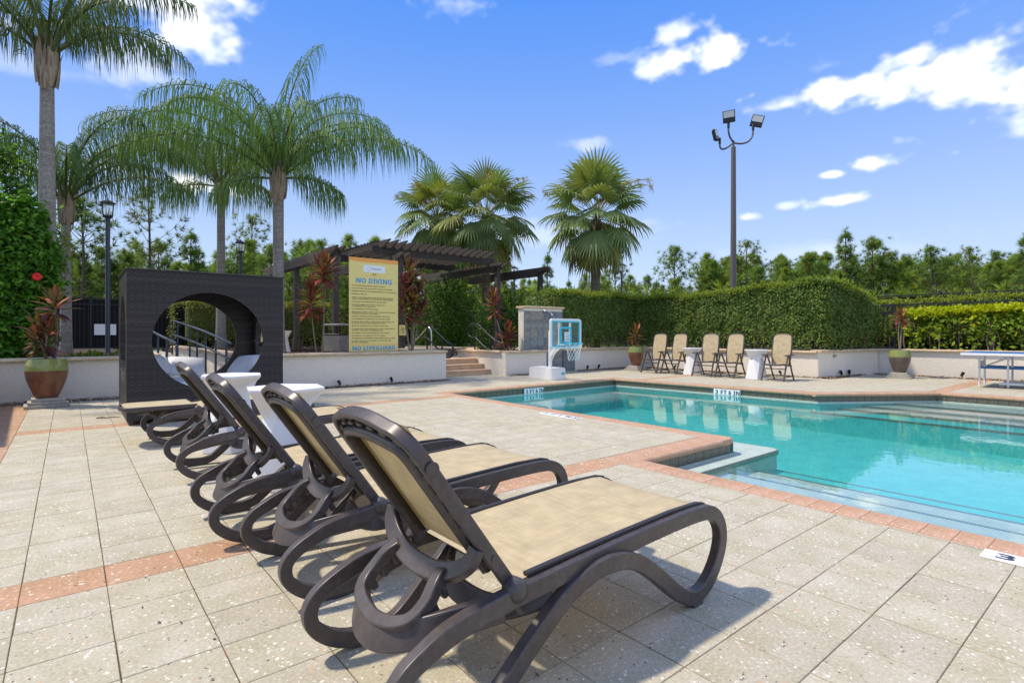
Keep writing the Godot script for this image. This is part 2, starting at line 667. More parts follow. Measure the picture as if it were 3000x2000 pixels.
	M.stem = plain(0.24, 0.19, 0.13, 0.85)
	M.twigs.cull_mode = BaseMaterial3D.CULL_DISABLED
	M.ti = []
	for q in [[0.14, 0.025, 0.03], [0.24, 0.04, 0.03], [0.31, 0.06, 0.022], [0.24, 0.12, 0.018], [0.05, 0.014, 0.022], [0.13, 0.05, 0.025]]:
		var m := leafy(q[0], q[1], q[2], 0.5, 0.3)
		m.metallic_specular = 0.3
		m.vertex_color_use_as_albedo = false
		M.ti.append(m)
	M.glaze_green = plain(0.24, 0.27, 0.08, 0.12)
	M.glaze_rust = triplanar(plain(1, 1, 1, 0.3), grain(256, Color(0.4, 0.25, 0.18), Color(0.46, 0.3, 0.22), Color(0.52, 0.36, 0.27), 0.012, 0.05, 0.08, 39), 1.5)
	M.glaze_grey = triplanar(plain(1, 1, 1, 0.35), grain(256, Color(0.3, 0.27, 0.25), Color(0.36, 0.33, 0.3), Color(0.42, 0.38, 0.35), 0.012, 0.05, 0.08, 40), 1.5)
	M.soil = triplanar(plain(1, 1, 1, 0.95), grain(256, Color(0.13, 0.1, 0.08), Color(0.22, 0.17, 0.13), Color(0.33, 0.27, 0.22), 0.02, 0.09, 0.3, 41), 1.5)
	M.grass = triplanar(plain(1, 1, 1, 0.95), grain(256, Color(0.2, 0.25, 0.1), Color(0.27, 0.34, 0.14), Color(0.36, 0.42, 0.2), 0.01, 0.1, 0.25, 42), 0.3)
	var chip := plain(1, 1, 1, 0.9)
	chip.vertex_color_use_as_albedo = true
	M.chip = chip
	M.sign = plain(0.8, 0.64, 0.22, 0.45)
	M.sign_orange = plain(0.86, 0.36, 0.07, 0.5)
	M.sign_blue = plain(0.005, 0.3, 0.62, 0.5)
	M.ink = plain(0.05, 0.045, 0.03, 0.6)
	M.navy = plain(0.02, 0.028, 0.05, 0.5)
	M.paper = plain(0.8, 0.81, 0.83, 0.6)
	M.aqua = plain(0.02, 0.48, 0.62, 0.35)
	M.blue = plain(0.02, 0.13, 0.35, 0.4)
	M.red = plain(0.75, 0.02, 0.02, 0.5)
	M.slate = []
	for q in [[0.46, 0.49, 0.5], [0.5, 0.51, 0.49], [0.42, 0.45, 0.46], [0.55, 0.54, 0.49], [0.48, 0.52, 0.53]]:
		var b := Color(q[0], q[1], q[2])
		M.slate.append(triplanar(plain(1, 1, 1, 0.6), grain(128, b.darkened(0.25), b, b.lightened(0.2), 0.02, 0.07, 0.12, 50 + M.slate.size()), 2.2))
	M.spa_tile = triplanar(plain(1, 1, 1, 0.5), grain(128, Color(0.36, 0.36, 0.3), Color(0.42, 0.42, 0.35), Color(0.48, 0.47, 0.4), 0.02, 0.07, 0.12, 57), 2.0)

func pane(q: Color, a: float) -> StandardMaterial3D:
	var m := StandardMaterial3D.new()
	m.transparency = BaseMaterial3D.TRANSPARENCY_ALPHA
	m.albedo_color = Color(q.r, q.g, q.b, a)
	m.roughness = 0.04
	m.cull_mode = BaseMaterial3D.CULL_DISABLED
	return m

func sling_material() -> StandardMaterial3D:
	var s := 512
	var d := PackedByteArray()
	d.resize(s * s * 3)
	var g := RandomNumberGenerator.new()
	g.seed = 77
	var warp := []
	var weft := []
	for i in s:
		warp.append(g.randf())
		weft.append(g.randf())
	var low := noise_bytes(s, 0.008, 3, 78)
	for y in s:
		for x in s:
			var i := y * s + x
			# each thread keeps its dye for a hand's breadth, then another takes over
			var a: float = warp[(x + (y / 90) * 37) % s]
			var b: float = weft[(y + (x / 90) * 53) % s]
			var t := 0.865 + 0.09 * a + 0.08 * b - 0.045 + (low[i] - 128) * 0.0006
			if (x + y) % 2 == 0:
				t *= 0.94
			var warm := (a - b) * 0.03
			d[i * 3] = clampi(int((0.88 + warm) * t * 255), 0, 255)
			d[i * 3 + 1] = clampi(int(0.81 * t * 255), 0, 255)
			d[i * 3 + 2] = clampi(int((0.65 - warm) * t * 255), 0, 255)
	var m := plain(1, 1, 1, 0.75)
	m.uv1_scale = Vector3(1, 1, 1)
	triplanar(m, texture(s, d), 1.6)
	m.backlight_enabled = true
	m.backlight = Color(0.7, 0.62, 0.43)
	m.cull_mode = BaseMaterial3D.CULL_DISABLED
	return m

func wicker_material() -> StandardMaterial3D:
	var s := 1024  # one metre of weave: flat strands 11 mm wide over uprights 25 mm apart
	var d := PackedByteArray()
	var hb := PackedByteArray()
	d.resize(s * s * 3)
	hb.resize(s * s)
	var g := RandomNumberGenerator.new()
	g.seed = 88
	var rows := 58
	var cols := 26
	var tone := []
	for r in rows:
		tone.append(g.randf())
	for r in rows:
		tone[r] = lerpf(tone[r], tone[(r + rows - 1) % rows], 0.45)
	for y in s:
		var fr := float(y) / s * rows
		var r := int(fr)
		var ry := fr - r
		for x in s:
			var fc := float(x) / s * cols
			var cidx := int(fc)
			var cx := fc - cidx
			var over := (cidx + r) % 2 == 0
			var arch := sin(cx * PI)
			var edge := minf(1.0, minf(ry, 1.0 - ry) * 6.0)
			var hgt := (0.45 + 0.5 * arch if over else 0.45 - 0.35 * arch) * edge
			var q := Color(0.13, 0.12, 0.13).lerp(Color(0.36, 0.32, 0.305), pow(tone[r], 1.7))
			if not over:
				q = q.lerp(Color(0.06, 0.055, 0.065), 0.75)
			if edge < 0.5:
				q = q.darkened(0.35)
			var i := y * s + x
			d[i * 3] = int(q.r8)
			d[i * 3 + 1] = int(q.g8)
			d[i * 3 + 2] = int(q.b8)
			hb[i] = int(clampf(hgt, 0, 1) * 255)
	var m := plain(1, 1, 1, 0.45)
	m.albedo_texture = texture(s, d)
	m.heightmap_enabled = true
	m.heightmap_texture = grey(s, hb)
	m.heightmap_scale = 0.5
	m.uv1_triplanar = true
	m.uv1_triplanar_sharpness = 8.0
	return m

func trunk_texture(dark: Color, light: Color, s: int) -> ImageTexture:
	var size := 512
	var a := noise_bytes(size, 0.01, 3, s)
	var b := noise_bytes(size, 0.06, 3, s + 1)
	var d := PackedByteArray()
	d.resize(size * size * 3)
	var g := RandomNumberGenerator.new()
	g.seed = s
	var ring := PackedFloat32Array()
	ring.resize(size)
	var y := 0
	while y < size:
		var h := g.randi_range(16, 34)
		var t := g.randf_range(0.35, 1.0)
		for k in h:
			if y + k < size:
				ring[y + k] = t - (0.55 if k < 3 else 0.0)
		y += h
	for yy in size:
		for x in size:
			var i := yy * size + x
			var wob := posmod(yy + int((a[i] - 128) * 0.12), size)
			var t := clampf(ring[wob] * 0.55 + (b[i] - 128) / 200.0 + (a[(i * 3) % (size * size)] - 128) / 300.0 + 0.15, 0, 1)
			var q := dark.lerp(light, t)
			d[i * 3] = int(q.r8)
			d[i * 3 + 1] = int(q.g8)
			d[i * 3 + 2] = int(q.b8)
	return texture(size, d)

func lettering(s: String, height: float, m: Material, parent: Node3D, xf: Transform3D, bold := true, width := 0.0) -> MeshInstance3D:
	var t := TextMesh.new()
	t.text = s
	var f := SystemFont.new()
	f.font_names = PackedStringArray(["Droid Sans"])
	f.font_weight = 700 if bold else 400
	t.font = f
	t.font_size = 32
	t.pixel_size = height / 32.0 / 0.714
	t.depth = 0.004
	t.curve_step = 2.0
	var o := part("lettering", t, m, parent)
	if width > 0.0:
		var w := t.get_aabb().size.x
		if w > 0.01:
			xf.basis.x *= width / w
	o.transform = xf
	return o

# ---------- the setting ----------
const TX := 0.31
const TZ := 0.295
const GAP := 0.0016
const GAPZ := 0.0012

func flat(poly: PackedVector2Array, y0: float, y1: float) -> MB:
	var b := MB.new()
	b.prism(poly, y0, y1, Transform3D(Basis(Vector3(1, 0, 0), Vector3(0, 0, 1), Vector3(0, 1, 0)), Vector3.ZERO))
	return b

func rect(x0: float, z0: float, x1: float, z1: float) -> PackedVector2Array:
	return PackedVector2Array([Vector2(x0, z0), Vector2(x1, z0), Vector2(x1, z1), Vector2(x0, z1)])

func tile_uv(b: MB, from: int, at: Vector2, off: Vector2, turn: int) -> void:
	for i in range(from, b.v.size()):
		var q := Vector2(b.v[i].x - at.x, b.v[i].z - at.y)
		if turn % 2:
			q = Vector2(-q.y, q.x)
		if turn >= 2:
			q = -q
		b.uv[i] = q / 1.24 + off

func add_tile(b: MB, x0: float, z0: float, x1: float, z1: float, y: float) -> void:
	var k := 0.0022
	var t := [Vector3(x0 + k, y, z0 + k), Vector3(x1 - k, y, z0 + k), Vector3(x1 - k, y, z1 - k), Vector3(x0 + k, y, z1 - k)]
	var e := [Vector3(x0, y - k, z0), Vector3(x1, y - k, z0), Vector3(x1, y - k, z1), Vector3(x0, y - k, z1)]
	b.quad(t[0], t[1], t[2], t[3], Vector3.UP)
	# bevels and sides tinted darker than the top face, to draw the joints
	var top_col := b.col
	b.col = Color(top_col.r * 0.86, top_col.g * 0.83, top_col.b * 0.78)
	for i in 4:
		var j := (i + 1) % 4
		var o: Vector3 = (e[i] + e[j]) * 0.5 - Vector3((x0 + x1) * 0.5, y, (z0 + z1) * 0.5)
		o.y = 0
		o = o.normalized()
		b.quad(t[i], t[j], e[j], e[i], (o + Vector3.UP).normalized())
		b.quad(e[i], e[j], e[j] - Vector3(0, 0.012, 0), e[i] - Vector3(0, 0.012, 0), o)
	b.col = top_col

func deck_region() -> PackedVector2Array:
	var out := PackedVector2Array()
	for q in [[-1.72, 2], [3.88, 2], [3.88, -3.445], [5.57, -3.445], [5.57, -9.36], [11.25, -9.51], [11.66, -4.55], [13.65, -3.15], [13.87, 2], [17.9, 2], [17.9, -5.6], [15.2, -5.6], [15.2, -11.7], [12.3, -11.7], [12.3, -12], [10.97, -12], [10.97, -11.6], [9.43, -11.6], [9.43, -12.5], [7.43, -12.5], [7.43, -11.45], [2.5, -11.45], [2.5, -12.3], [1.35, -12.3], [1.35, -12.0], [-1.72, -12.0]]:
		out.append(Vector2(q[0], q[1]))
	return out

func is_pink(cx: float, cz: float) -> bool:
	return (cz < -3.165 and cz > -3.445 and cx < 4) or (cz < -8.46 and cz > -8.755) or (cx < -0.48 and cz < -5.0) or (cx > 13 and cz > -3.165 and cz < -2.86)

func pool_deck() -> void:
	var root := ground_root("pool_deck")
	var region := deck_region()
	var bed := PackedVector2Array()
	for q in [[-1.72, 2], [4.12, 2], [4.12, -3.17], [5.81, -3.17], [5.81, -9.12], [11.02, -9.27], [11.42, -4.42], [13.42, -3.02], [13.62, 2], [18.3, 2], [18.3, -5.85], [15.6, -5.85], [15.6, -12.2], [11, -12.2], [11, -11.9], [9.5, -11.9], [9.5, -12.6], [7.4, -12.6], [7.4, -11.8], [2.55, -11.8], [2.55, -12.4], [-1.72, -12.4]]:
		bed.append(Vector2(q[0], q[1]))
	part("bedding", flat(bed, -0.12, -0.004), M.bedding, root)
	var full := []
	var field := MB.new()
	var pink_field := MB.new()
	rng.seed = 100
	for i in range(-5, 60):
		var x0 := -0.17 + i * TX
		for j in range(-18, 32):
			var z1 := -3.165 - j * TZ
			var z0 := z1 - TZ
			if j == 0:
				z0 = -3.445
			elif j > 0:
				z1 = -3.445 - (j - 1) * TZ
				z0 = z1 - TZ
			var c := Vector2(x0 + TX * 0.5, (z0 + z1) * 0.5)
			var p := rect(x0 + GAP, z0 + GAPZ, x0 + TX - GAP, z1 - GAPZ)
			var cut := Geometry2D.intersect_polygons(p, region)
			if cut.is_empty():
				continue
			var area := 0.0
			for k in cut[0].size():
				area += cut[0][k].cross(cut[0][(k + 1) % cut[0].size()])
			if cut.size() == 1 and absf(absf(area) * 0.5 - (TX - 2 * GAP) * (TZ - 2 * GAPZ if j != 0 else 0.28 - 2 * GAPZ)) < 0.0005:
				full.append([c.length(), p[0], p[2], c])
			else:
				for q in cut:
					var b := pink_field if is_pink(c.x, c.y) else field
					var t := r1(0.945, 1.045)
					b.col = Color(t, t * r1(0.985, 1.0), t * r1(0.96, 1.0))
					var at := b.v.size()
					b.prism(q, -0.015, r1(-0.0008, 0.0008), Transform3D(Basis(Vector3(1, 0, 0), Vector3(0, 0, 1), Vector3(0, 1, 0)), Vector3.ZERO))
					tile_uv(b, at, c, Vector2(rng.randf(), rng.randf()), rng.randi() % 4)
	# which of them the photograph shows largest: near, and inside the picture
	for q in full:
		var c: Vector2 = q[3]
		var fw := c.x * sin(YAW) - c.y * cos(YAW)
		var rt := c.x * cos(YAW) + c.y * sin(YAW)
		if fw < 1.55 or absf(rt) > fw * 0.96 + 0.3:
			q[0] += 100.0
	full.sort_custom(func(a, b): return a[0] < b[0])
	var kinds := {}
	for k in full.size():
		var q = full[k]
		var c: Vector2 = q[3]
		var pk := is_pink(c.x, c.y)
		if k < 300:
			var size: Vector2 = q[2] - q[1]
			var key := "%s%d_%d" % ["p" if pk else "t", rng.randi() % (8 if pk else 22), int(round(size.y * 1000))]
			if not kinds.has(key):
				var b := MB.new()
				var t := r1(0.945, 1.045)
				b.col = Color(t, t * r1(0.98, 1.0), t * r1(0.93, 1.0))
				add_tile(b, -size.x * 0.5, -size.y * 0.5, size.x * 0.5, size.y * 0.5, 0.0)
				tile_uv(b, 0, Vector2.ZERO, Vector2(rng.randf(), rng.randf()), rng.randi() % 4)
				kinds[key] = b.mesh()
			part("paving_tile", kinds[key], M.pink if pk else M.tile, root, Vector3(c.x + r1(-0.0008, 0.0008), r1(-0.001, 0.001), c.y + r1(-0.0008, 0.0008)))
		else:
			var b := pink_field if pk else field
			var t := r1(0.945, 1.045)
			b.col = Color(t, t * r1(0.98, 1.0), t * r1(0.93, 1.0))
			var at := b.v.size()
			add_tile(b, q[1].x, q[1].y, q[2].x, q[2].y, r1(-0.001, 0.001))
			tile_uv(b, at, c, Vector2(rng.randf(), rng.randf()), rng.randi() % 4)
	part("far_paving", field, M.tile, root).set_meta("kind", "stuff")
	part("far_pink_paving", pink_field, M.pink, root).set_meta("kind", "stuff")

func coping_profile(w: float) -> PackedVector2Array:
	var p := PackedVector2Array([Vector2(w, -0.062), Vector2(w, -0.002), Vector2(w - 0.003, 0.001)])
	for k in 9:
		var a := PI * 0.5 + PI * k / 8.0
		p.append(Vector2(0.01 + cos(a) * 0.031, -0.03 + sin(a) * 0.031))
	return p

func coping_run(root: Node3D, a: Vector2, b: Vector2, w: float, piece: float, lower := 0.0) -> void:
	var d := (b - a).normalized()
	var out := Vector2(d.y, -d.x)
	var count := int(round(a.distance_to(b) / piece))
	var l := a.distance_to(b) / count
	var basis := Basis(Vector3(out.x, 0, out.y), Vector3.UP, Vector3(d.x, 0, d.y))
	var m := MB.new()
	m.prism(coping_profile(w), 0.0015, l - 0.0015)
	var ms := [m.mesh()]
	for k in 2:
		m = MB.new()
		m.col = Color.WHITE * [0.93, 1.05][k]
		m.prism(coping_profile(w), 0.0015, l - 0.0015)
		ms.append(m.mesh())
	for k in count:
		var p := a + d * l * k
		var o := part("coping_stone", ms[rng.randi() % 3], M.coping, root)
		o.transform = Transform3D(basis, Vector3(p.x, r1(-0.0008, 0.0008) - lower, p.y))

func band_run(root: Node3D, a: Vector2, b: Vector2) -> void:
	var d := (b - a).normalized()
	var out := Vector2(d.y, -d.x)
	var count := int(round(a.distance_to(b) / 0.152))
	var l := a.distance_to(b) / count
	var m := MB.new()
	m.box(Vector3.ZERO, Vector3(l - 0.004, 0.1, 0.02), 0.003)
	var mesh := m.mesh()
	for k in count:
		var p := a + d * l * (k + 0.5) + out * (0.012 + r1(0, 0.0015))
		var o := part("waterline_tile", mesh, M.band, root, Vector3(p.x, -0.114, p.y))
		o.rotation.y = -atan2(d.y, d.x)

func pool() -> void:
	var cop := ground_root("pool_coping")
	# the deck lies to the right of each run
	coping_run(cop, Vector2(4.14, 2.0), Vector2(4.14, -3.15), 0.255, 0.158)
	coping_run(cop, Vector2(3.885, -3.15), Vector2(5.57, -3.15), 0.285, 0.3)
	coping_run(cop, Vector2(5.83, -3.43), Vector2(5.83, -9.1), 0.255, 0.3)
	coping_run(cop, Vector2(5.57, -9.1), Vector2(11.0, -9.25), 0.255, 0.3)
	coping_run(cop, Vector2(10.98, -9.5), Vector2(11.39, -4.4), 0.255, 0.3, 0.002)
	coping_run(cop, Vector2(11.31, -4.46), Vector2(13.42, -2.93), 0.255, 0.3)
	coping_run(cop, Vector2(13.4, -3.05), Vector2(13.6, 2.0), 0.255, 0.3, 0.002)
	var corner := MB.new()
	var tr := Transform3D(Basis(Vector3(1, 0, 0), Vector3(0, 0, 1), Vector3(0, 1, 0)), Vector3.ZERO)
	for q in [[-0.062, -0.05, 0.012], [-0.05, -0.042, 0.004], [-0.042, -0.018, 0.0], [-0.018, -0.009, 0.004], [-0.009, 0.0, 0.013]]:
		var pl := PackedVector2Array([Vector2(5.573, -3.433), Vector2(5.85 - q[2], -3.433)])
		for k in 9:
			var a := PI * 0.5 * k / 8.0
			pl.append(Vector2(5.72 + cos(a) * (0.13 - q[2]), -3.26 + sin(a) * (0.13 - q[2])))
		pl.append(Vector2(5.573, -3.13 - q[2]))
		corner.prism(pl, q[0], q[1], tr)
	part("corner_stone", corner, M.coping, cop)
	var basin := ground_root("pool_basin")
	band_run(basin, Vector2(4.15, -3.165), Vector2(5.83, -3.165))
	band_run(basin, Vector2(5.83, -9.1), Vector2(11.0, -9.25))
	band_run(basin, Vector2(11.0, -9.25), Vector2(11.4, -4.4))
	band_run(basin, Vector2(11.4, -4.4), Vector2(13.4, -3.0))
	band_run(basin, Vector2(13.4, -3.0), Vector2(13.6, 2.0))
	var edge := [Vector2(4.14, 2.0), Vector2(4.14, -3.15), Vector2(5.83, -3.15), Vector2(5.83, -9.1), Vector2(11.0, -9.25), Vector2(11.4, -4.4), Vector2(13.4, -3.0), Vector2(13.6, 2.0)]
	var inside := PackedVector2Array(edge)
	var wall := MB.new()
	for i in edge.size():
		var a: Vector2 = edge[i]
		var b: Vector2 = edge[(i + 1) % edge.size()]
		var d := (b - a).normalized()
		var inw := Vector2(-d.y, d.x)
		wall.quad(Vector3(a.x, -0.164, a.y), Vector3(b.x, -0.164, b.y), Vector3(b.x, -0.8, b.y), Vector3(a.x, -0.8, a.y), Vector3(inw.x, 0, inw.y))
		# back of the band tiles
		wall.quad(Vector3(a.x - inw.x * 0.03, -0.05, a.y - inw.y * 0.03), Vector3(b.x - inw.x * 0.03, -0.05, b.y - inw.y * 0.03), Vector3(b.x - inw.x * 0.03, -0.18, b.y - inw.y * 0.03), Vector3(a.x - inw.x * 0.03, -0.18, a.y - inw.y * 0.03), Vector3(inw.x, 0, inw.y))
	part("plaster_wall", wall, M.plaster, basin)
	part("plaster_floor", flat(inside, -0.82, -0.72), M.plaster, basin)
	# pale lip of plaster under the band
	var lip := MB.new()
	for k in range(1, edge.size() - 1):
		var a: Vector2 = edge[k]
		var b: Vector2 = edge[k + 1]
		var d := (b - a).normalized()
		var mid := (a + b) * 0.5 + Vector2(d.y, -d.x) * 0.008
		lip.box(Vector3(mid.x, -0.186, mid.y), Vector3(a.distance_to(b), 0.042, 0.044), 0.004, Basis(Vector3.UP, -atan2(d.y, d.x)))
	part("plaster_lip", lip, M.pale, basin)
	# steps along the near edge, then those of the far corner; each tread has a line of dark trim tile
	var near := [[4.8, -0.21], [5.3, -0.26], [5.82, -0.32], [6.35, -0.4]]
	for k in 4:
		var x1: float = near[k][0]
		var x0: float = 4.14 if k == 0 else near[k - 1][0]
		part("pool_step", flat(rect(x0, -2.93, x1, 2.0), -0.74, near[k][1]), M.pale if k < 3 else M.plaster, basin)
		part("step_trim", flat(rect(x1 - 0.03, -2.92, x1 + 0.004, 2.0), near[k][1] - 0.03, near[k][1] + 0.004), M.band, basin)
	var far := [[12.65, -0.21], [12.1, -0.245], [11.7, -0.29], [11.2, -0.34]]
	for k in 4:
		var x0: float = far[k][0]
		var x1: float = 13.6 if k == 0 else far[k - 1][0]
		var z0: float = [-3.55, -3.95, -4.2, -4.5][k]
		for q in Geometry2D.intersect_polygons(rect(x0, z0, x1, 2.0), inside):
			part("pool_step", flat(q, -0.74, far[k][1]), M.pale if k < 3 else M.plaster, basin)
		for q in Geometry2D.intersect_polygons(rect(x0 - 0.004, z0, x0 + 0.022, 2.0), inside):
			part("step_trim", flat(q, far[k][1] - 0.03, far[k][1] + 0.004), M.band, basin)
	# bench in front of the corner, its top just awash
	var bench := PackedVector2Array()
	for q in [[4.145, -3.149], [5.829, -3.149], [5.829, -3.47], [6.44, -3.5], [6.46, -3.02], [6.42, -2.95], [6.35, -2.93], [4.145, -2.93]]:
		bench.append(Vector2(q[0], q[1]))
	part("bench", flat(bench, -0.74, -0.176), M.pale, basin)
	var tm := MB.new()
	tm.box(Vector3.ZERO, Vector3(0.146, 0.05, 0.02), 0.002)
	for k in 15:
		part("bench_trim_tile", tm.mesh() if k == 0 else (basin.get_child(basin.get_child_count() - 1) as MeshInstance3D).mesh, M.band, basin, Vector3(4.22 + k * 0.15, -0.203, -2.926))
	var flat_water := MB.new()
	var idx := Geometry2D.triangulate_polygon(inside)
	for p in inside:
		flat_water.vert(Vector3(p.x, -0.187, p.y), Vector3.UP, p)
	for i in idx.size() / 3:
		flat_water.face(idx[i * 3], idx[i * 3 + 1], idx[i * 3 + 2])
	struct("pool_water", flat_water, M.water)
	# depth marks
	for q in [[Vector2(8.42, -9.163), Vector2(7.82, -9.146), "at the waterline below the hoop"], [Vector2(11.262, -5.95), Vector2(11.212, -6.55), "at the waterline below the white tables"]]:
		var a: Vector2 = q[0]
		var d: Vector2 = (q[1] - a).normalized()
		var t := thing("depth_marker", "white depth tiles reading 3 FT 6 IN, " + q[2], "depth marker", Vector3(a.x, -0.12, a.y), 0.0, "depth markers on the pool")
		t.rotation.y = atan2(d.y, -d.x)
		var words := ["3", "FT", "6", "IN"]
		for k in 4:
			var b := MB.new()
			b.box(Vector3.ZERO, Vector3(0.146, 0.125, 0.02), 0.002)
			var o := part("marker_tile", b, M.paper, t, Vector3(-0.225 + k * 0.15 - 0.3, 0.0, 0.012))
			lettering(words[k], 0.09, M.navy, o, Transform3D(Basis.IDENTITY, Vector3(0, -0.005, 0.0115)), true)
	# on the deck by the left edge, read from the water side
	var dm := thing("deck_depth_marker", "flat deck tiles with 3 FT 6 IN and a no diving sign", "depth marker", Vector3(5.43, 0.0025, -5.55), 0.0, "depth markers on the pool")
	for k in 5:
		var b := MB.new()
		b.box(Vector3.ZERO, Vector3(0.146, 0.006, 0.146), 0.001)
		var o := part("marker_tile", b, M.paper, dm, Vector3(0, 0.002, (k - 2.0) * 0.15))
		var xf := Transform3D(Basis(Vector3(0, 0, 1), Vector3(1, 0, 0), Vector3(0, 1, 0)), Vector3(0, 0.0035, 0))
		if k < 4:
			lettering(["3", "FT", "6", "IN"][k], 0.08, M.navy, o, xf)
		else:
			var ring := MB.new()
			var pts := []
			for i in 24:
				pts.append(Vector3(cos(TAU * i / 24) * 0.055, 0.004, sin(TAU * i / 24) * 0.055))
			ring.sweep(pts, rr(0.009, 0.003, 0.001, 1), Vector3.UP, true)
			ring.box(Vector3(0, 0.0042, 0), Vector3(0.1, 0.003, 0.008), 0, Basis(Vector3.UP, 0.8))
			ring.box(Vector3(-0.01, 0.004, 0.005), Vector3(0.05, 0.0025, 0.012), 0, Basis(Vector3.UP, -0.4))
			part("no_diving_symbol", ring, M.navy, o)
	var m3 := thing("deck_depth_marker", "white deck tile with a large 3, at the right edge of the picture", "depth marker", Vector3(3.80, 0.0025, -0.56), 0.0, "depth markers on the pool")
	for k in 2:
		var b := MB.new()
		b.box(Vector3.ZERO, Vector3(0.146, 0.006, 0.19), 0.001)
		var o := part("marker_tile", b, M.paper, m3, Vector3(0, 0.002, k * 0.194))
		lettering(["3", "F"][k], 0.085, M.navy, o, Transform3D(Basis(Vector3(0, 0, 1), Vector3(1, 0, 0), Vector3(0, 1, 0)), Vector3(0, 0.0035, 0)), true, 0.075)

func wall(label: String, a: Vector2, b: Vector2, h: float, t := 0.2, capped := true, mat: Material = null) -> Node3D:
	# the face looks to the right of a -> b
	var d := (b - a).normalized()
	var l := a.distance_to(b)
	var o := thing("retaining_wall", label, "wall", Vector3(a.x, 0, a.y), -atan2(d.y, d.x), "cream stucco walls round the pool deck")
	var m := MB.new()
	m.box(Vector3(l * 0.5, h * 0.5 - 0.06, -t * 0.5), Vector3(l, h - 0.02, t))
	part("stucco_face", m, mat if mat else M.stucco, o)
	if capped:
		var count := maxi(1, int(round(l / 1.25)))
		var p := l / count
		var c := MB.new()
		c.sweep([Vector3(0.002, 0, 0), Vector3(p - 0.002, 0, 0)], rr(0.3, 0.065, 0.026, 3), Vector3.UP)
		var ms := c.mesh()
		for k in count:
			part("cap_stone", ms, M.cap, o, Vector3(k * p, h - 0.035 + r1(-0.001, 0.001), -t * 0.5 + 0.03))
	return o

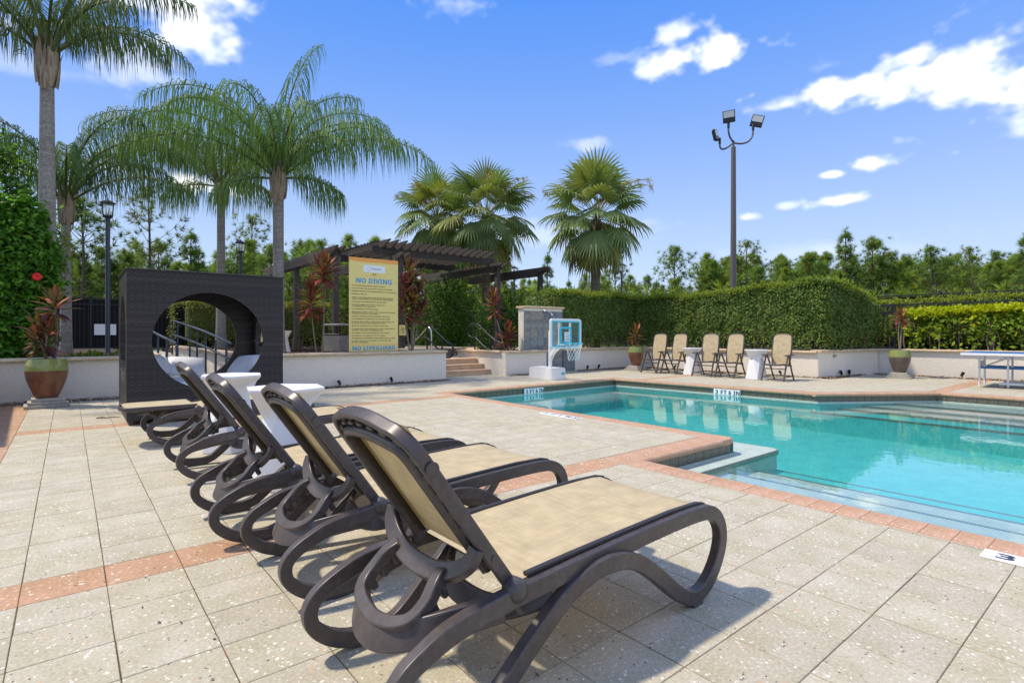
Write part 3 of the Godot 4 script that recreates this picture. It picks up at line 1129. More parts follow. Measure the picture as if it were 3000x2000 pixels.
func walls() -> void:
	wall("long cream stucco wall at the left, behind the rust pot and the wicker daybed", Vector2(-1.75, -12.3), Vector2(1.35, -12.3), 0.76)
	wall("white wall end at the left edge of the picture", Vector2(-0.9, -8.0), Vector2(-1.08, -12.3), 0.74)
	wall("low stucco wall in front of the yellow rules sign, left of the stairs", Vector2(2.5, -11.73), Vector2(7.43, -11.73), 0.755)
	wall("wall along the right side of the ramp, seen through the daybed", Vector2(2.5, -19.5), Vector2(2.5, -11.94), 0.8)
	wall("wall along the left side of the ramp", Vector2(1.35, -12.5), Vector2(1.35, -17.0), 0.78)
	wall("left cheek wall of the stairs", Vector2(7.43, -11.935), Vector2(7.43, -14.2), 0.75)
	wall("right cheek wall of the stairs, stained at its foot", Vector2(9.43, -14.2), Vector2(9.43, -12.01), 0.69)
	wall("short planter wall right of the stairs, behind the hoop base", Vector2(9.43, -11.8), Vector2(10.97, -11.8), 0.69)
	wall("low grey wall section right of the shower, behind the hoop", Vector2(11.86, -11.97), Vector2(12.36, -11.97), 0.70, 0.2, true, M.slate[2])
	wall("cream wall below the tall hedge, behind the row of chairs", Vector2(12.38, -12.0), Vector2(15.48, -12.0), 0.71)
	wall("sunlit cream wall below the tall hedge, behind the white tables", Vector2(15.5, -12.2), Vector2(15.3, -5.97), 0.71)
	wall("short shaded wall with the step light, at the hedge corner", Vector2(15.3, -5.95), Vector2(18.2, -5.45), 0.74)
	wall("cream wall at the right, behind the grey pot and the table tennis table", Vector2(18.22, -5.65), Vector2(18.45, 2.0), 0.74)
	# stairs
	var st := thing("staircase", "three broad stone steps up to the pergola terrace", "stairs", Vector3(8.43, 0, -12.5))
	for k in 3:
		var b := MB.new()
		b.box(Vector3(0, 0.148 * (k + 1) - 0.019, -0.32 * k - 0.2), Vector3(1.99, 0.036, 0.43), 0.012)
		b.box(Vector3(0, 0.148 * k + 0.054, -0.32 * k - 0.2), Vector3(1.985, 0.112, 0.39))
		part("step", b, M.step, st)
	var ter := PackedVector2Array()
	for q in [[7.43, -13.15], [9.43, -13.15], [9.43, -14.2], [22, -14.2], [22, -24], [2.6, -24], [2.6, -14.6], [7.43, -14.6]]:
		ter.append(Vector2(q[0], q[1]))
	struct("terrace", flat(ter, 0.2, 0.445), M.step)
	# ramp
	var rp := MB.new()
	rp.quad(Vector3(1.35, 0.004, -12.0), Vector3(2.5, 0.004, -12.0), Vector3(2.5, 0.56, -18.5), Vector3(1.35, 0.56, -18.5), Vector3(0, 1, 0.08).normalized())
	rp.quad(Vector3(-1, 0.56, -18.5), Vector3(2.5, 0.56, -18.5), Vector3(2.5, 0.56, -23.5), Vector3(-1, 0.56, -23.5), Vector3.UP)
	struct("ramp", rp, M.concrete)
	# planting beds and ground
	struct("planting_bed", flat(rect(-9, -24.5, 1.16, -12.4), 0.0, 0.665), M.soil)
	struct("planting_bed", flat(rect(2.68, -14.6, 7.25, -11.9), 0.0, 0.665), M.soil)
	struct("planting_bed", flat(rect(2.68, -23.7, 8.6, -18.6), 0.3, 0.62), M.soil)
	struct("planting_bed", flat(rect(9.62, -14.3, 18.4, -12.1), 0.0, 0.6), M.soil)
	struct("planting_bed", flat(PackedVector2Array([Vector2(15.6, -12.2), Vector2(15.4, -6.1), Vector2(18.4, -5.7), Vector2(18.6, 4), Vector2(22.5, 4), Vector2(22.5, -14.2), Vector2(15.6, -14.2)]), 0.0, 0.62), M.soil)
	var g := MB.new()
	g.quad(Vector3(-500, -1.2, 500), Vector3(500, -1.2, 500), Vector3(500, -1.2, -500), Vector3(-500, -1.2, -500), Vector3.UP)
	struct("ground", g, M.grass)
	struct("woodland_floor", flat(PackedVector2Array([Vector2(-160, -24.5), Vector2(22.5, -24.5), Vector2(22.5, 60), Vector2(200, 60), Vector2(200, -200), Vector2(-160, -200)]), -1.0, 0.3), M.grass)
	struct("deck_behind", flat(rect(-8, 2.0, 20, 12), -0.5, -0.004), M.cap)
	struct("bed_behind", flat(rect(-9, -12.4, -1.73, 2.0), -0.5, 0.3), M.soil)
	litter()

func litter() -> void:
	rng.seed = 300
	var leaf := MB.new()
	leaf.strip([Vector3(0, 0, -0.03), Vector3(0, 0.008, 0), Vector3(0, 0.0, 0.03)], Vector3.RIGHT, [0.002, 0.014, 0.002])
	var xf := []
	var cols := []
	var spread := func(x0: float, z0: float, x1: float, z1: float, y: float, count: int, big: float) -> void:
		for k in count:
			var s := r1(0.6, 1.3) * big
			var b := Basis.from_euler(Vector3(r1(-0.5, 0.5), r1(0, TAU), r1(-0.5, 0.5))).scaled(Vector3.ONE * s)
			xf.append(Transform3D(b, Vector3(r1(x0, x1), y + r1(0.0, 0.03), r1(z0, z1))))
			var t := r1(0.5, 1.2)
			cols.append(Color(0.34 * t, 0.21 * t, 0.115 * t) if rng.randf() < 0.7 else Color(0.5 * t, 0.4 * t, 0.28 * t))
	spread.call(-1.3, -12.28, 1.3, -11.98, 0.0, 700, 1.0)
	spread.call(2.55, -11.71, 7.4, -11.43, 0.0, 1300, 1.0)
	spread.call(9.5, -11.78, 11.0, -11.55, 0.0, 300, 0.9)
	spread.call(12.4, -11.98, 15.3, -11.68, 0.0, 800, 1.0)
	spread.call(15.15, -11.9, 15.4, -5.9, 0.0, 1300, 1.0)
	spread.call(15.3, -5.9, 18.2, -5.55, 0.0, 900, 1.1)
	spread.call(17.85, -5.6, 18.2, 0.0, 0.0, 1200, 1.1)
	many("leaf_litter", leaf.mesh(), M.chip, xf, cols, self)
	# shreds of leaf and seed blown over the deck
	xf = []
	cols = []
	for k in 150:
		var s := r1(0.15, 0.5)
		var c := Vector3(r1(-0.5, 5.4), 0.003, r1(-11.0, 0.3))
		if c.x > 3.7 and c.z > -3.5:
			continue
		xf.append(Transform3D(Basis.from_euler(Vector3(r1(-0.2, 0.2), r1(0, TAU), r1(-0.2, 0.2))).scaled(Vector3(s * 0.6, s, s * r1(0.8, 1.8))), c))
		var t := r1(0.3, 1.0)
		cols.append(Color(0.16 * t, 0.11 * t, 0.075 * t))
	many("deck_debris", leaf.mesh(), M.chip, xf, cols, self)
	xf = []
	cols = []
	var bark := MB.new()
	bark.box(Vector3.ZERO, Vector3(0.05, 0.012, 0.02), 0.004)
	var heap := func(x0: float, z0: float, x1: float, z1: float, y: float, count: int) -> void:
		for k in count:
			var b := Basis.from_euler(Vector3(r1(-0.6, 0.6), r1(0, TAU), r1(-0.6, 0.6))).scaled(Vector3.ONE * r1(0.6, 1.5))
			xf.append(Transform3D(b, Vector3(r1(x0, x1), y + r1(0, 0.035), r1(z0, z1))))
			var t := r1(0.35, 1.3)
			cols.append(Color(0.16 * t, 0.095 * t, 0.06 * t))
	heap.call(-1.5, -17.0, 1.15, -12.4, 0.665, 3500)
	heap.call(2.7, -14.6, 7.2, -11.95, 0.665, 3000)
	heap.call(2.7, -22.5, 8.5, -18.6, 0.62, 1800)
	heap.call(9.65, -14.0, 11.0, -12.1, 0.6, 500)
	many("bark_mulch", bark.mesh(), M.chip, xf, cols, self)
	xf = []
	cols = []
	var stone := SphereMesh.new()
	stone.radius = 0.03
	stone.height = 0.045
	stone.radial_segments = 8
	stone.rings = 4
	for k in 500:
		xf.append(Transform3D(Basis.from_euler(rdir() * 3.0).scaled(Vector3.ONE * r1(0.6, 1.5)), Vector3(r1(9.7, 12.5), r1(0.45, 0.5), r1(-17.5, -14.4))))
		var t := r1(0.25, 0.6)
		cols.append(Color(t, t * 0.97, t * 0.92))
	many("river_pebbles", stone, M.chip, xf, cols, self)

# ---------- furniture ----------
const SIDE := [[0.43, 0.345], [0.22, 0.318], [0.11, 0.28], [0.04, 0.24], [0.008, 0.19], [0.018, 0.13], [0.075, 0.075], [0.15, 0.042], [0.215, 0.034], [0.29, 0.034], [0.36, 0.058], [0.43, 0.112], [0.5, 0.175], [0.575, 0.235], [0.64, 0.283], [0.71, 0.318], [0.79, 0.342], [0.87, 0.347], [0.95, 0.334], [1.03, 0.302], [1.12, 0.245], [1.2, 0.185], [1.28, 0.122], [1.35, 0.072], [1.41, 0.042], [1.46, 0.035], [1.52, 0.05], [1.58, 0.09], [1.635, 0.155], [1.664, 0.225], [1.66, 0.29], [1.625, 0.345], [1.565, 0.378], [1.49, 0.388], [1.38, 0.39], [1.2, 0.386], [1.0, 0.378], [0.85, 0.371], [0.69, 0.362], [0.56, 0.353]]

func lounger(label: String, flat_back := false) -> Node3D:
	var t := thing("sun_lounger", label, "sun lounger", Vector3.ZERO, 0.0, "sun loungers in a row on the left of the pool")
	for s in [-1.0, 1.0]:
		var pts := []
		var sc := []
		for i in SIDE.size():
			var q: Array = SIDE[i]
			var lower := i >= 4 and i <= 29
			var arch := maxf(0.0, 1.0 - absf(q[0] - 0.86) / 0.45) if lower else 0.0
			pts.append(Vector3(q[0], q[1], s * (0.315 + 0.03 * arch)))
		pts = spline(pts, 4, true)
		for p in pts:
			var curl: float = clampf(1.0 - (p.x - 0.02) / 0.16, 0.0, 1.0)
			sc.append(Vector2(1.0 - 0.2 * curl, 1.0))
		var b := MB.new()
		b.sweep(pts, rr(0.064, 0.044, 0.007, 3), Vector3.BACK, true, sc)
		part("side_frame", b, M.resin, t)
		b = MB.new()
		b.sweep([Vector3(0.5, 0.392, s * 0.296), Vector3(0.7, 0.403, s * 0.296), Vector3(1.0, 0.416, s * 0.296), Vector3(1.3, 0.427, s * 0.296), Vector3(1.5, 0.424, s * 0.296), Vector3(1.555, 0.412, s * 0.296)], rr(0.022, 0.014, 0.004, 2), Vector3.UP)
		part("piping", b, M.resin_dark, t)
		b = MB.new()
		b.lathe([Vector2(0, -0.034), Vector2(0.03, -0.033), Vector2(0.037, -0.026), Vector2(0.039, 0.0), Vector2(0.037, 0.018), Vector2(0.028, 0.03), Vector2(0.012, 0.036), Vector2(0, 0.037)], 20)
		var k := part("knob", b, M.resin, t, Vector3(0.44, 0.366, s * 0.318))
		k.rotation.x = s * PI * 0.5
		for fx in [0.24, 1.45]:
			b = MB.new()
			b.box(Vector3.ZERO, Vector3(0.075, 0.012, 0.04), 0.004)
			part("foot_pad", b, M.resin_dark, t, Vector3(fx, 0.0065, s * 0.322))
	# seat sling, sagging a little, rolled over the foot bar
	var seat := MB.new()
	var line := [[0.47, 0.372], [0.6, 0.39], [0.75, 0.402], [0.9, 0.41], [1.05, 0.417], [1.2, 0.423], [1.35, 0.427], [1.46, 0.427], [1.52, 0.421], [1.56, 0.405], [1.578, 0.38], [1.575, 0.35]]
	grid_sheet(seat, line, 0.293, 0.012, 8)
	part("seat_sling", seat, M.sling, t)
	for q in [[1.558, 0.372, 0.05], [1.46, 0.375, 0.036], [0.56, 0.335, 0.05]]:
		var b := MB.new()
		b.sweep([Vector3(q[0], q[1], -0.3), Vector3(q[0], q[1] - 0.012, 0), Vector3(q[0], q[1], 0.3)], rr(0.05, 0.035, 0.012, 2), Vector3.UP)
		part("cross_bar", b, M.resin, t)
	var br := MB.new()
	br.sweep(spline([Vector3(0.62, 0.3, -0.3), Vector3(0.5, 0.235, -0.17), Vector3(0.47, 0.22, 0), Vector3(0.5, 0.235, 0.17), Vector3(0.62, 0.3, 0.3)], 6), rr(0.03, 0.085, 0.01, 2), Vector3(0.5, 1, 0).normalized())
	part("under_brace", br, M.resin, t)
	# bowed bar across the head end
	var bowl := MB.new()
	bowl.sweep(spline([Vector3(0.40, 0.318, -0.30), Vector3(0.27, 0.305, -0.265), Vector3(0.17, 0.275, -0.2), Vector3(0.105, 0.24, -0.1), Vector3(0.088, 0.228, 0), Vector3(0.105, 0.24, 0.1), Vector3(0.17, 0.275, 0.2), Vector3(0.27, 0.305, 0.265), Vector3(0.40, 0.318, 0.30)], 6), rr(0.034, 0.09, 0.008, 3), Vector3(0.35, 1, 0).normalized())
	part("head_bar", bowl, M.resin, t)
	var ang := 0.0 if flat_back else 0.958  # how far the back stands up
	var back := Node3D.new()
	back.name = "backrest"
	back.position = Vector3(0.44, 0.378 if not flat_back else 0.4, 0)
	back.rotation.z = -ang
	t.add_child(back)
	# in the back's own axes it reaches along -x, its front looks up (+y)
	var outline := func(x0: float, x1: float, w0: float, w1: float, r: float, bow: float) -> Array:
		var p := []
		p.append(Vector3(-x0, 0, -w0))
		for k in 7:
			var a := PI * 0.5 * k / 6.0
			p.append(Vector3(-(x1 - bow - r + sin(a) * r), 0, -(w1 - r + cos(a) * r)))
		for k in range(1, 6):
			var z := lerpf(-(w1 - r), w1 - r, k / 6.0)
			var u := z / (w1 - r)
			p.append(Vector3(-(x1 - bow * u * u), 0, z))
		for k in 7:
			var a := PI * 0.5 * (6 - k) / 6.0
			p.append(Vector3(-(x1 - bow - r + sin(a) * r), 0, w1 - r + cos(a) * r))
		p.append(Vector3(-x0, 0, w0))
		return p
	var loop: Array = outline.call(0.0, 0.672, 0.287, 0.272, 0.1, 0.03)
	var ob := MB.new()
	ob.sweep(loop, rr(0.024, 0.046, 0.009, 3), Vector3.UP)
	var rim := part("back_frame", ob, M.resin, back, Vector3(0, -0.002, 0))
	for s in [-1.0, 1.0]:
		var d := MB.new()
		d.lathe([Vector2(0, 0.0), Vector2(0.022, 0.0), Vector2(0.023, -0.002), Vector2(0.021, -0.004)], 18)
		for u in [0.5, 0.12]:
			var o := part("bolt_cover", d, M.resin, rim, Vector3(-u, 0.002, s * (0.2885 - (u * 0.016)) + s * 0.0125))
			o.rotation.x = s * PI * 0.5
			o.scale = Vector3.ONE * (1.0 if u > 0.3 else 0.45)
	var inner: Array = outline.call(0.05, 0.60, 0.222, 0.212, 0.05, 0.02)
	var ib := MB.new()
	ib.sweep(inner, [[Vector2(0.02, 0.012), Vector2(0, 1)], [Vector2(-0.028, 0.004), Vector2(-0.3, 1)], [Vector2(-0.012, -0.032), Vector2(-1, -0.3)], [Vector2(0.0, -0.036), Vector2(0, -1)], [Vector2(0.018, -0.02), Vector2(1, -0.3)]], Vector3.UP)
	part("inner_frame", ib, M.resin, back)
	var web := MB.new()
	var wl: Array = outline.call(0.0, 0.65, 0.268, 0.255, 0.09, 0.025)
	var wi: Array = outline.call(0.05, 0.60, 0.222, 0.212, 0.05, 0.02)
	for i in wl.size() - 1:
		web.quad(wl[i] + Vector3(0, -0.006, 0), wl[i + 1] + Vector3(0, -0.006, 0), wi[i + 1] + Vector3(0, -0.002, 0), wi[i] + Vector3(0, -0.002, 0), Vector3.DOWN)
	part("back_web", web, M.resin_dark, back)
	var sl := MB.new()
	var bl := []
	for k in 9:
		bl.append([-0.03 - 0.615 * k / 8.0, 0.018])
	grid_sheet(sl, bl, 0.262, 0.012, 8, 0.8)
	part("back_sling", sl, M.sling, back)
	var clip := MB.new()
	clip.box(Vector3.ZERO, Vector3(0.034, 0.012, 0.014), 0.003)
	var cm := clip.mesh()
	var ring: Array = outline.call(0.06, 0.635, 0.245, 0.236, 0.07, 0.02)
	var walked := 0.0
	for i in ring.size() - 1:
		var a: Vector3 = ring[i]
		var b: Vector3 = ring[i + 1]
		var l := a.distance_to(b)
		while walked < l:
			var o := part("clip", cm, M.resin, back, a.lerp(b, walked / l) + Vector3(0, -0.014, 0))
			var d := (b - a).normalized()
			o.rotation.y = atan2(-d.z, d.x)
			walked += 0.075
		walked -= l
	# yoke and notched arms that hold the back up
	if flat_back:
		var fb := MB.new()
		for s in [-1.0, 1.0]:
			fb.sweep([Vector3(0.1, 0.28, s * 0.2), Vector3(0.02, 0.335, s * 0.19), Vector3(-0.08, 0.345, s * 0.18)], rr(0.03, 0.03, 0.008, 2), Vector3.UP)
		fb.sweep([Vector3(-0.02, 0.35, -0.26), Vector3(-0.02, 0.325, 0), Vector3(-0.02, 0.35, 0.26)], rr(0.06, 0.03, 0.01, 2), Vector3.UP)
		part("support_frame", fb, M.resin, t)
	else:
		var yoke := MB.new()
		var path := spline([Vector3(0.318, 0.515, -0.275), Vector3(0.305, 0.47, -0.262), Vector3(0.29, 0.425, -0.2), Vector3(0.28, 0.395, -0.1), Vector3(0.278, 0.386, 0), Vector3(0.28, 0.395, 0.1), Vector3(0.29, 0.425, 0.2), Vector3(0.305, 0.47, 0.262), Vector3(0.318, 0.515, 0.275)], 5)
		var sc := []
		for i in path.size():
			var u := absf(2.0 * i / (path.size() - 1) - 1.0)
			sc.append(Vector2(lerpf(1.0, 0.75, u), lerpf(1.0, 0.8, u * u)))
		yoke.sweep(path, rr(0.072, 0.036, 0.008, 3), Vector3(-0.75, 0.65, 0).normalized(), false, sc)
		part("support_yoke", yoke, M.resin, t)
		for s in [-1.0, 1.0]:
			var arm := MB.new()
			arm.sweep(spline([Vector3(0.275, 0.412, s * 0.15), Vector3(0.24, 0.39, s * 0.165), Vector3(0.2, 0.345, s * 0.178), Vector3(0.155, 0.305, s * 0.17), Vector3(0.125, 0.283, s * 0.13), Vector3(0.11, 0.268, s * 0.06), Vector3(0.107, 0.262, 0.0)], 5), rr(0.046, 0.042, 0.008, 3), Vector3(-0.6, 0.8, 0).normalized(), false, [])
			# three hooks along the arm
			for k in 3:
				var p := Vector3(0.245 - k * 0.04, 0.372 - k * 0.038, s * (0.168 + k * 0.004))
				arm.box(p + Vector3(0.02, -0.012, s * 0.0), Vector3(0.026, 0.042, 0.034), 0.006, Basis(Vector3.BACK, 0.45))
			part("support_arm", arm, M.resin, t)
	return t

func grid_sheet(b: MB, line: Array, half: float, sag: float, across: int, sag_k := 1.0) -> void:
	var first := b.v.size()
	for i in line.size():
		var a: Array = line[maxi(i - 1, 0)]
		var e: Array = line[mini(i + 1, line.size() - 1)]
		var nn := Vector3(-(e[1] - a[1]), e[0] - a[0], 0).normalized()
		if nn.y < 0:
			nn = -nn
		for k in across + 1:
			var u := 2.0 * k / across - 1.0
			var d := sag * (1.0 - u * u) * sin(PI * i / (line.size() - 1)) * sag_k
			b.vert(Vector3(line[i][0], line[i][1], u * half) - nn * d, nn, Vector2(line[i][0], u * half))
	for i in line.size() - 1:
		for k in across:
			var q := first + i * (across + 1) + k
			b.face(q, q + 1, q + across + 2)
			b.face(q, q + across + 2, q + across + 1)

func hex_table(label: String, group: String) -> Node3D:
	var t := thing("side_table", label, "table", Vector3.ZERO, 0.0, group)
	# a twisted hexagon drawn in at the waist: two shells, the facets plain to see
	var level := func(y: float, r: float, turn: float) -> Array:
		var o := []
		for k in 6:
			o.append(Vector3(cos(turn + TAU * k / 6) * r, y, sin(turn + TAU * k / 6) * r))
		return o
	var facets := func(b: MB, lo: Array, hi: Array) -> void:
		for k in 6:
			var j := (k + 1) % 6
			for tr in [[lo[k], hi[k], lo[j]], [lo[j], hi[k], hi[j]]]:
				var nn: Vector3 = (tr[1] - tr[0]).cross(tr[2] - tr[0]).normalized()
				var mid: Vector3 = (tr[0] + tr[1] + tr[2]) / 3.0
				if nn.dot(Vector3(mid.x, 0, mid.z)) < 0:
					nn = -nn
				b.tri(tr[0], tr[1], tr[2], nn)
	var base := MB.new()
	var l0: Array = level.call(0.0, 0.285, 0.0)
	var l1: Array = level.call(0.012, 0.29, 0.0)
	var l2: Array = level.call(0.53, 0.165, PI / 6)
	facets.call(base, l0, l1)
	facets.call(base, l1, l2)
	part("base", base, M.white, t)
	var top := MB.new()
	var u1: Array = level.call(0.735, 0.305, 0.0)
	var u2: Array = level.call(0.742, 0.308, 0.0)
	var u3: Array = level.call(0.757, 0.308, 0.0)
	var u4: Array = level.call(0.76, 0.303, 0.0)
	facets.call(top, l2, u1)
	facets.call(top, u1, u2)
	facets.call(top, u2, u3)
	for k in 6:
		top.quad(u3[k], u3[(k + 1) % 6], u4[(k + 1) % 6], u4[k], Vector3(0, 1, 0))
		top.tri(u4[k], u4[(k + 1) % 6], Vector3(0, 0.76, 0), Vector3.UP)
	part("table_top", top, M.white, t)
	return t

func arm_chair(label: String) -> Node3D:
	# faces +x; origin on the floor below the middle of the seat
	var t := thing("folding_armchair", label, "chair", Vector3.ZERO, 0.0, "beige folding armchairs along the hedge wall")
	for s in [-1.0, 1.0]:
		var b := MB.new()
		b.sweep(spline([Vector3(0.36, 0.0, s * 0.27), Vector3(0.27, 0.22, s * 0.27), Vector3(0.17, 0.45, s * 0.268), Vector3(0.1, 0.615, s * 0.265)], 4), rr(0.05, 0.032, 0.01, 2), Vector3.BACK)
		part("leg", b, M.resin, t)
		b = MB.new()
		b.sweep(spline([Vector3(-0.33, 0.0, s * 0.24), Vector3(-0.2, 0.2, s * 0.245), Vector3(-0.08, 0.42, s * 0.25), Vector3(0.03, 0.615, s * 0.265)], 4), rr(0.045, 0.03, 0.01, 2), Vector3.BACK)
		part("leg", b, M.resin, t)
		b = MB.new()
		b.sweep(spline([Vector3(-0.2, 0.632, s * 0.28), Vector3(-0.05, 0.636, s * 0.282), Vector3(0.12, 0.642, s * 0.285), Vector3(0.26, 0.628, s * 0.28)], 4), rr(0.06, 0.026, 0.011, 2), Vector3.UP)
		part("armrest", b, M.resin, t)
		b = MB.new()
		b.sweep([Vector3(0.325, 0.1, s * 0.268), Vector3(0.0, 0.1, s * 0.262), Vector3(-0.27, 0.1, s * 0.243)], rr(0.03, 0.022, 0.006, 2), Vector3.UP)
		part("side_rail", b, M.resin, t)
	for q in [[0.325, 0.1], [-0.27, 0.1], [0.24, 0.3]]:
		var b := MB.new()
		b.sweep([Vector3(q[0], q[1], -0.26), Vector3(q[0], q[1], 0.26)], rr(0.035, 0.025, 0.008, 2), Vector3.UP)
		part("cross_bar", b, M.resin, t)
	var fr := MB.new()
	fr.sweep(spline([Vector3(-0.16, 0.36, -0.24), Vector3(0.1, 0.39, -0.245), Vector3(0.27, 0.41, -0.235), Vector3(0.315, 0.405, -0.18), Vector3(0.325, 0.395, 0), Vector3(0.315, 0.405, 0.18), Vector3(0.27, 0.41, 0.235), Vector3(0.1, 0.39, 0.245), Vector3(-0.16, 0.36, 0.24)], 4), rr(0.035, 0.045, 0.012, 2), Vector3.UP)
	part("seat_frame", fr, M.resin, t)
	var seat := MB.new()
	grid_sheet(seat, [[-0.16, 0.375], [-0.05, 0.39], [0.1, 0.405], [0.25, 0.422], [0.3, 0.415]], 0.222, 0.02, 6)
	part("seat_sling", seat, M.sling, t)
	var back := Node3D.new()
	back.name = "backrest"
	back.position = Vector3(-0.13, 0.40, 0)
	back.rotation.z = 0.2
	t.add_child(back)
	var loop := []
	loop.append_array([Vector3(0, -0.03, -0.2), Vector3(0.0, 0.3, -0.232), Vector3(0, 0.6, -0.228)])
	for k in 7:
		var a := PI * k / 6.0
		loop.append(Vector3(0.0, 0.70 + sin(a) * 0.075 - (0.03 if k == 0 or k == 6 else 0.0), -cos(a) * 0.225))
	loop.append_array([Vector3(0, 0.6, 0.228), Vector3(0.0, 0.3, 0.232), Vector3(0, -0.03, 0.2)])
	var lp := spline(loop, 3)
	var bf := MB.new()
	bf.sweep(lp, rr(0.032, 0.055, 0.012, 2), Vector3.RIGHT)
	bf.sweep([Vector3(0, 0.0, -0.2), Vector3(-0.01, -0.01, 0), Vector3(0, 0.0, 0.2)], rr(0.03, 0.04, 0.01, 2), Vector3.UP)
	part("back_frame", bf, M.resin, back)
	var sl := MB.new()
	var fan := []
	for p in lp:
		fan.append(Vector2(p.z * 0.96, 0.01 + (p.y - 0.01) * 0.985))
	sl.prism(PackedVector2Array(fan), 0.016, 0.022, Transform3D(Basis(Vector3(0, 0, 1), Vector3(0, 1, 0), Vector3(1, 0, 0)), Vector3.ZERO))
	part("back_sling", sl, M.sling, back)
	return t

func pot(label: String, body: Material, h: float, r: float) -> Node3D:
	var t := thing("planter_pot", label, "planter", Vector3.ZERO, 0.0, "glazed round pots by the walls")
	var y0 := 0.15
	for k in 3:
		var b := MB.new()
		b.box(Vector3(0, 0.025 + k * 0.05, 0), Vector3(0.56 - k * 0.09, 0.048, 0.56 - k * 0.09), 0.005)
		part("plinth_slab", b, M.concrete, t)
	var prof := []
	for q in [[0.0, 0.0], [0.52, 0.0], [0.6, 0.08], [0.78, 0.28], [0.93, 0.48], [0.995, 0.64], [1.0, 0.7]]:
		prof.append(Vector2(q[0] * r, y0 + q[1] * h))
	var b1 := MB.new()
	b1.lathe(prof, 40)
	part("pot_body", b1, body, t)
	prof = []
	for q in [[1.0, 0.7], [0.995, 0.78], [0.96, 0.89], [0.9, 0.975], [0.89, 1.0], [0.86, 1.005], [0.83, 0.98], [0.84, 0.9]]:
		prof.append(Vector2(q[0] * r, y0 + q[1] * h))
	b1 = MB.new()
	b1.lathe(prof, 40)
	part("glazed_rim", b1, M.glaze_green, t)
	b1 = MB.new()
	b1.lathe([Vector2(0.85 * r, y0 + h * 0.93), Vector2(0, y0 + h * 0.95)], 24)
	part("pot_soil", b1, M.soil, t)
	return t

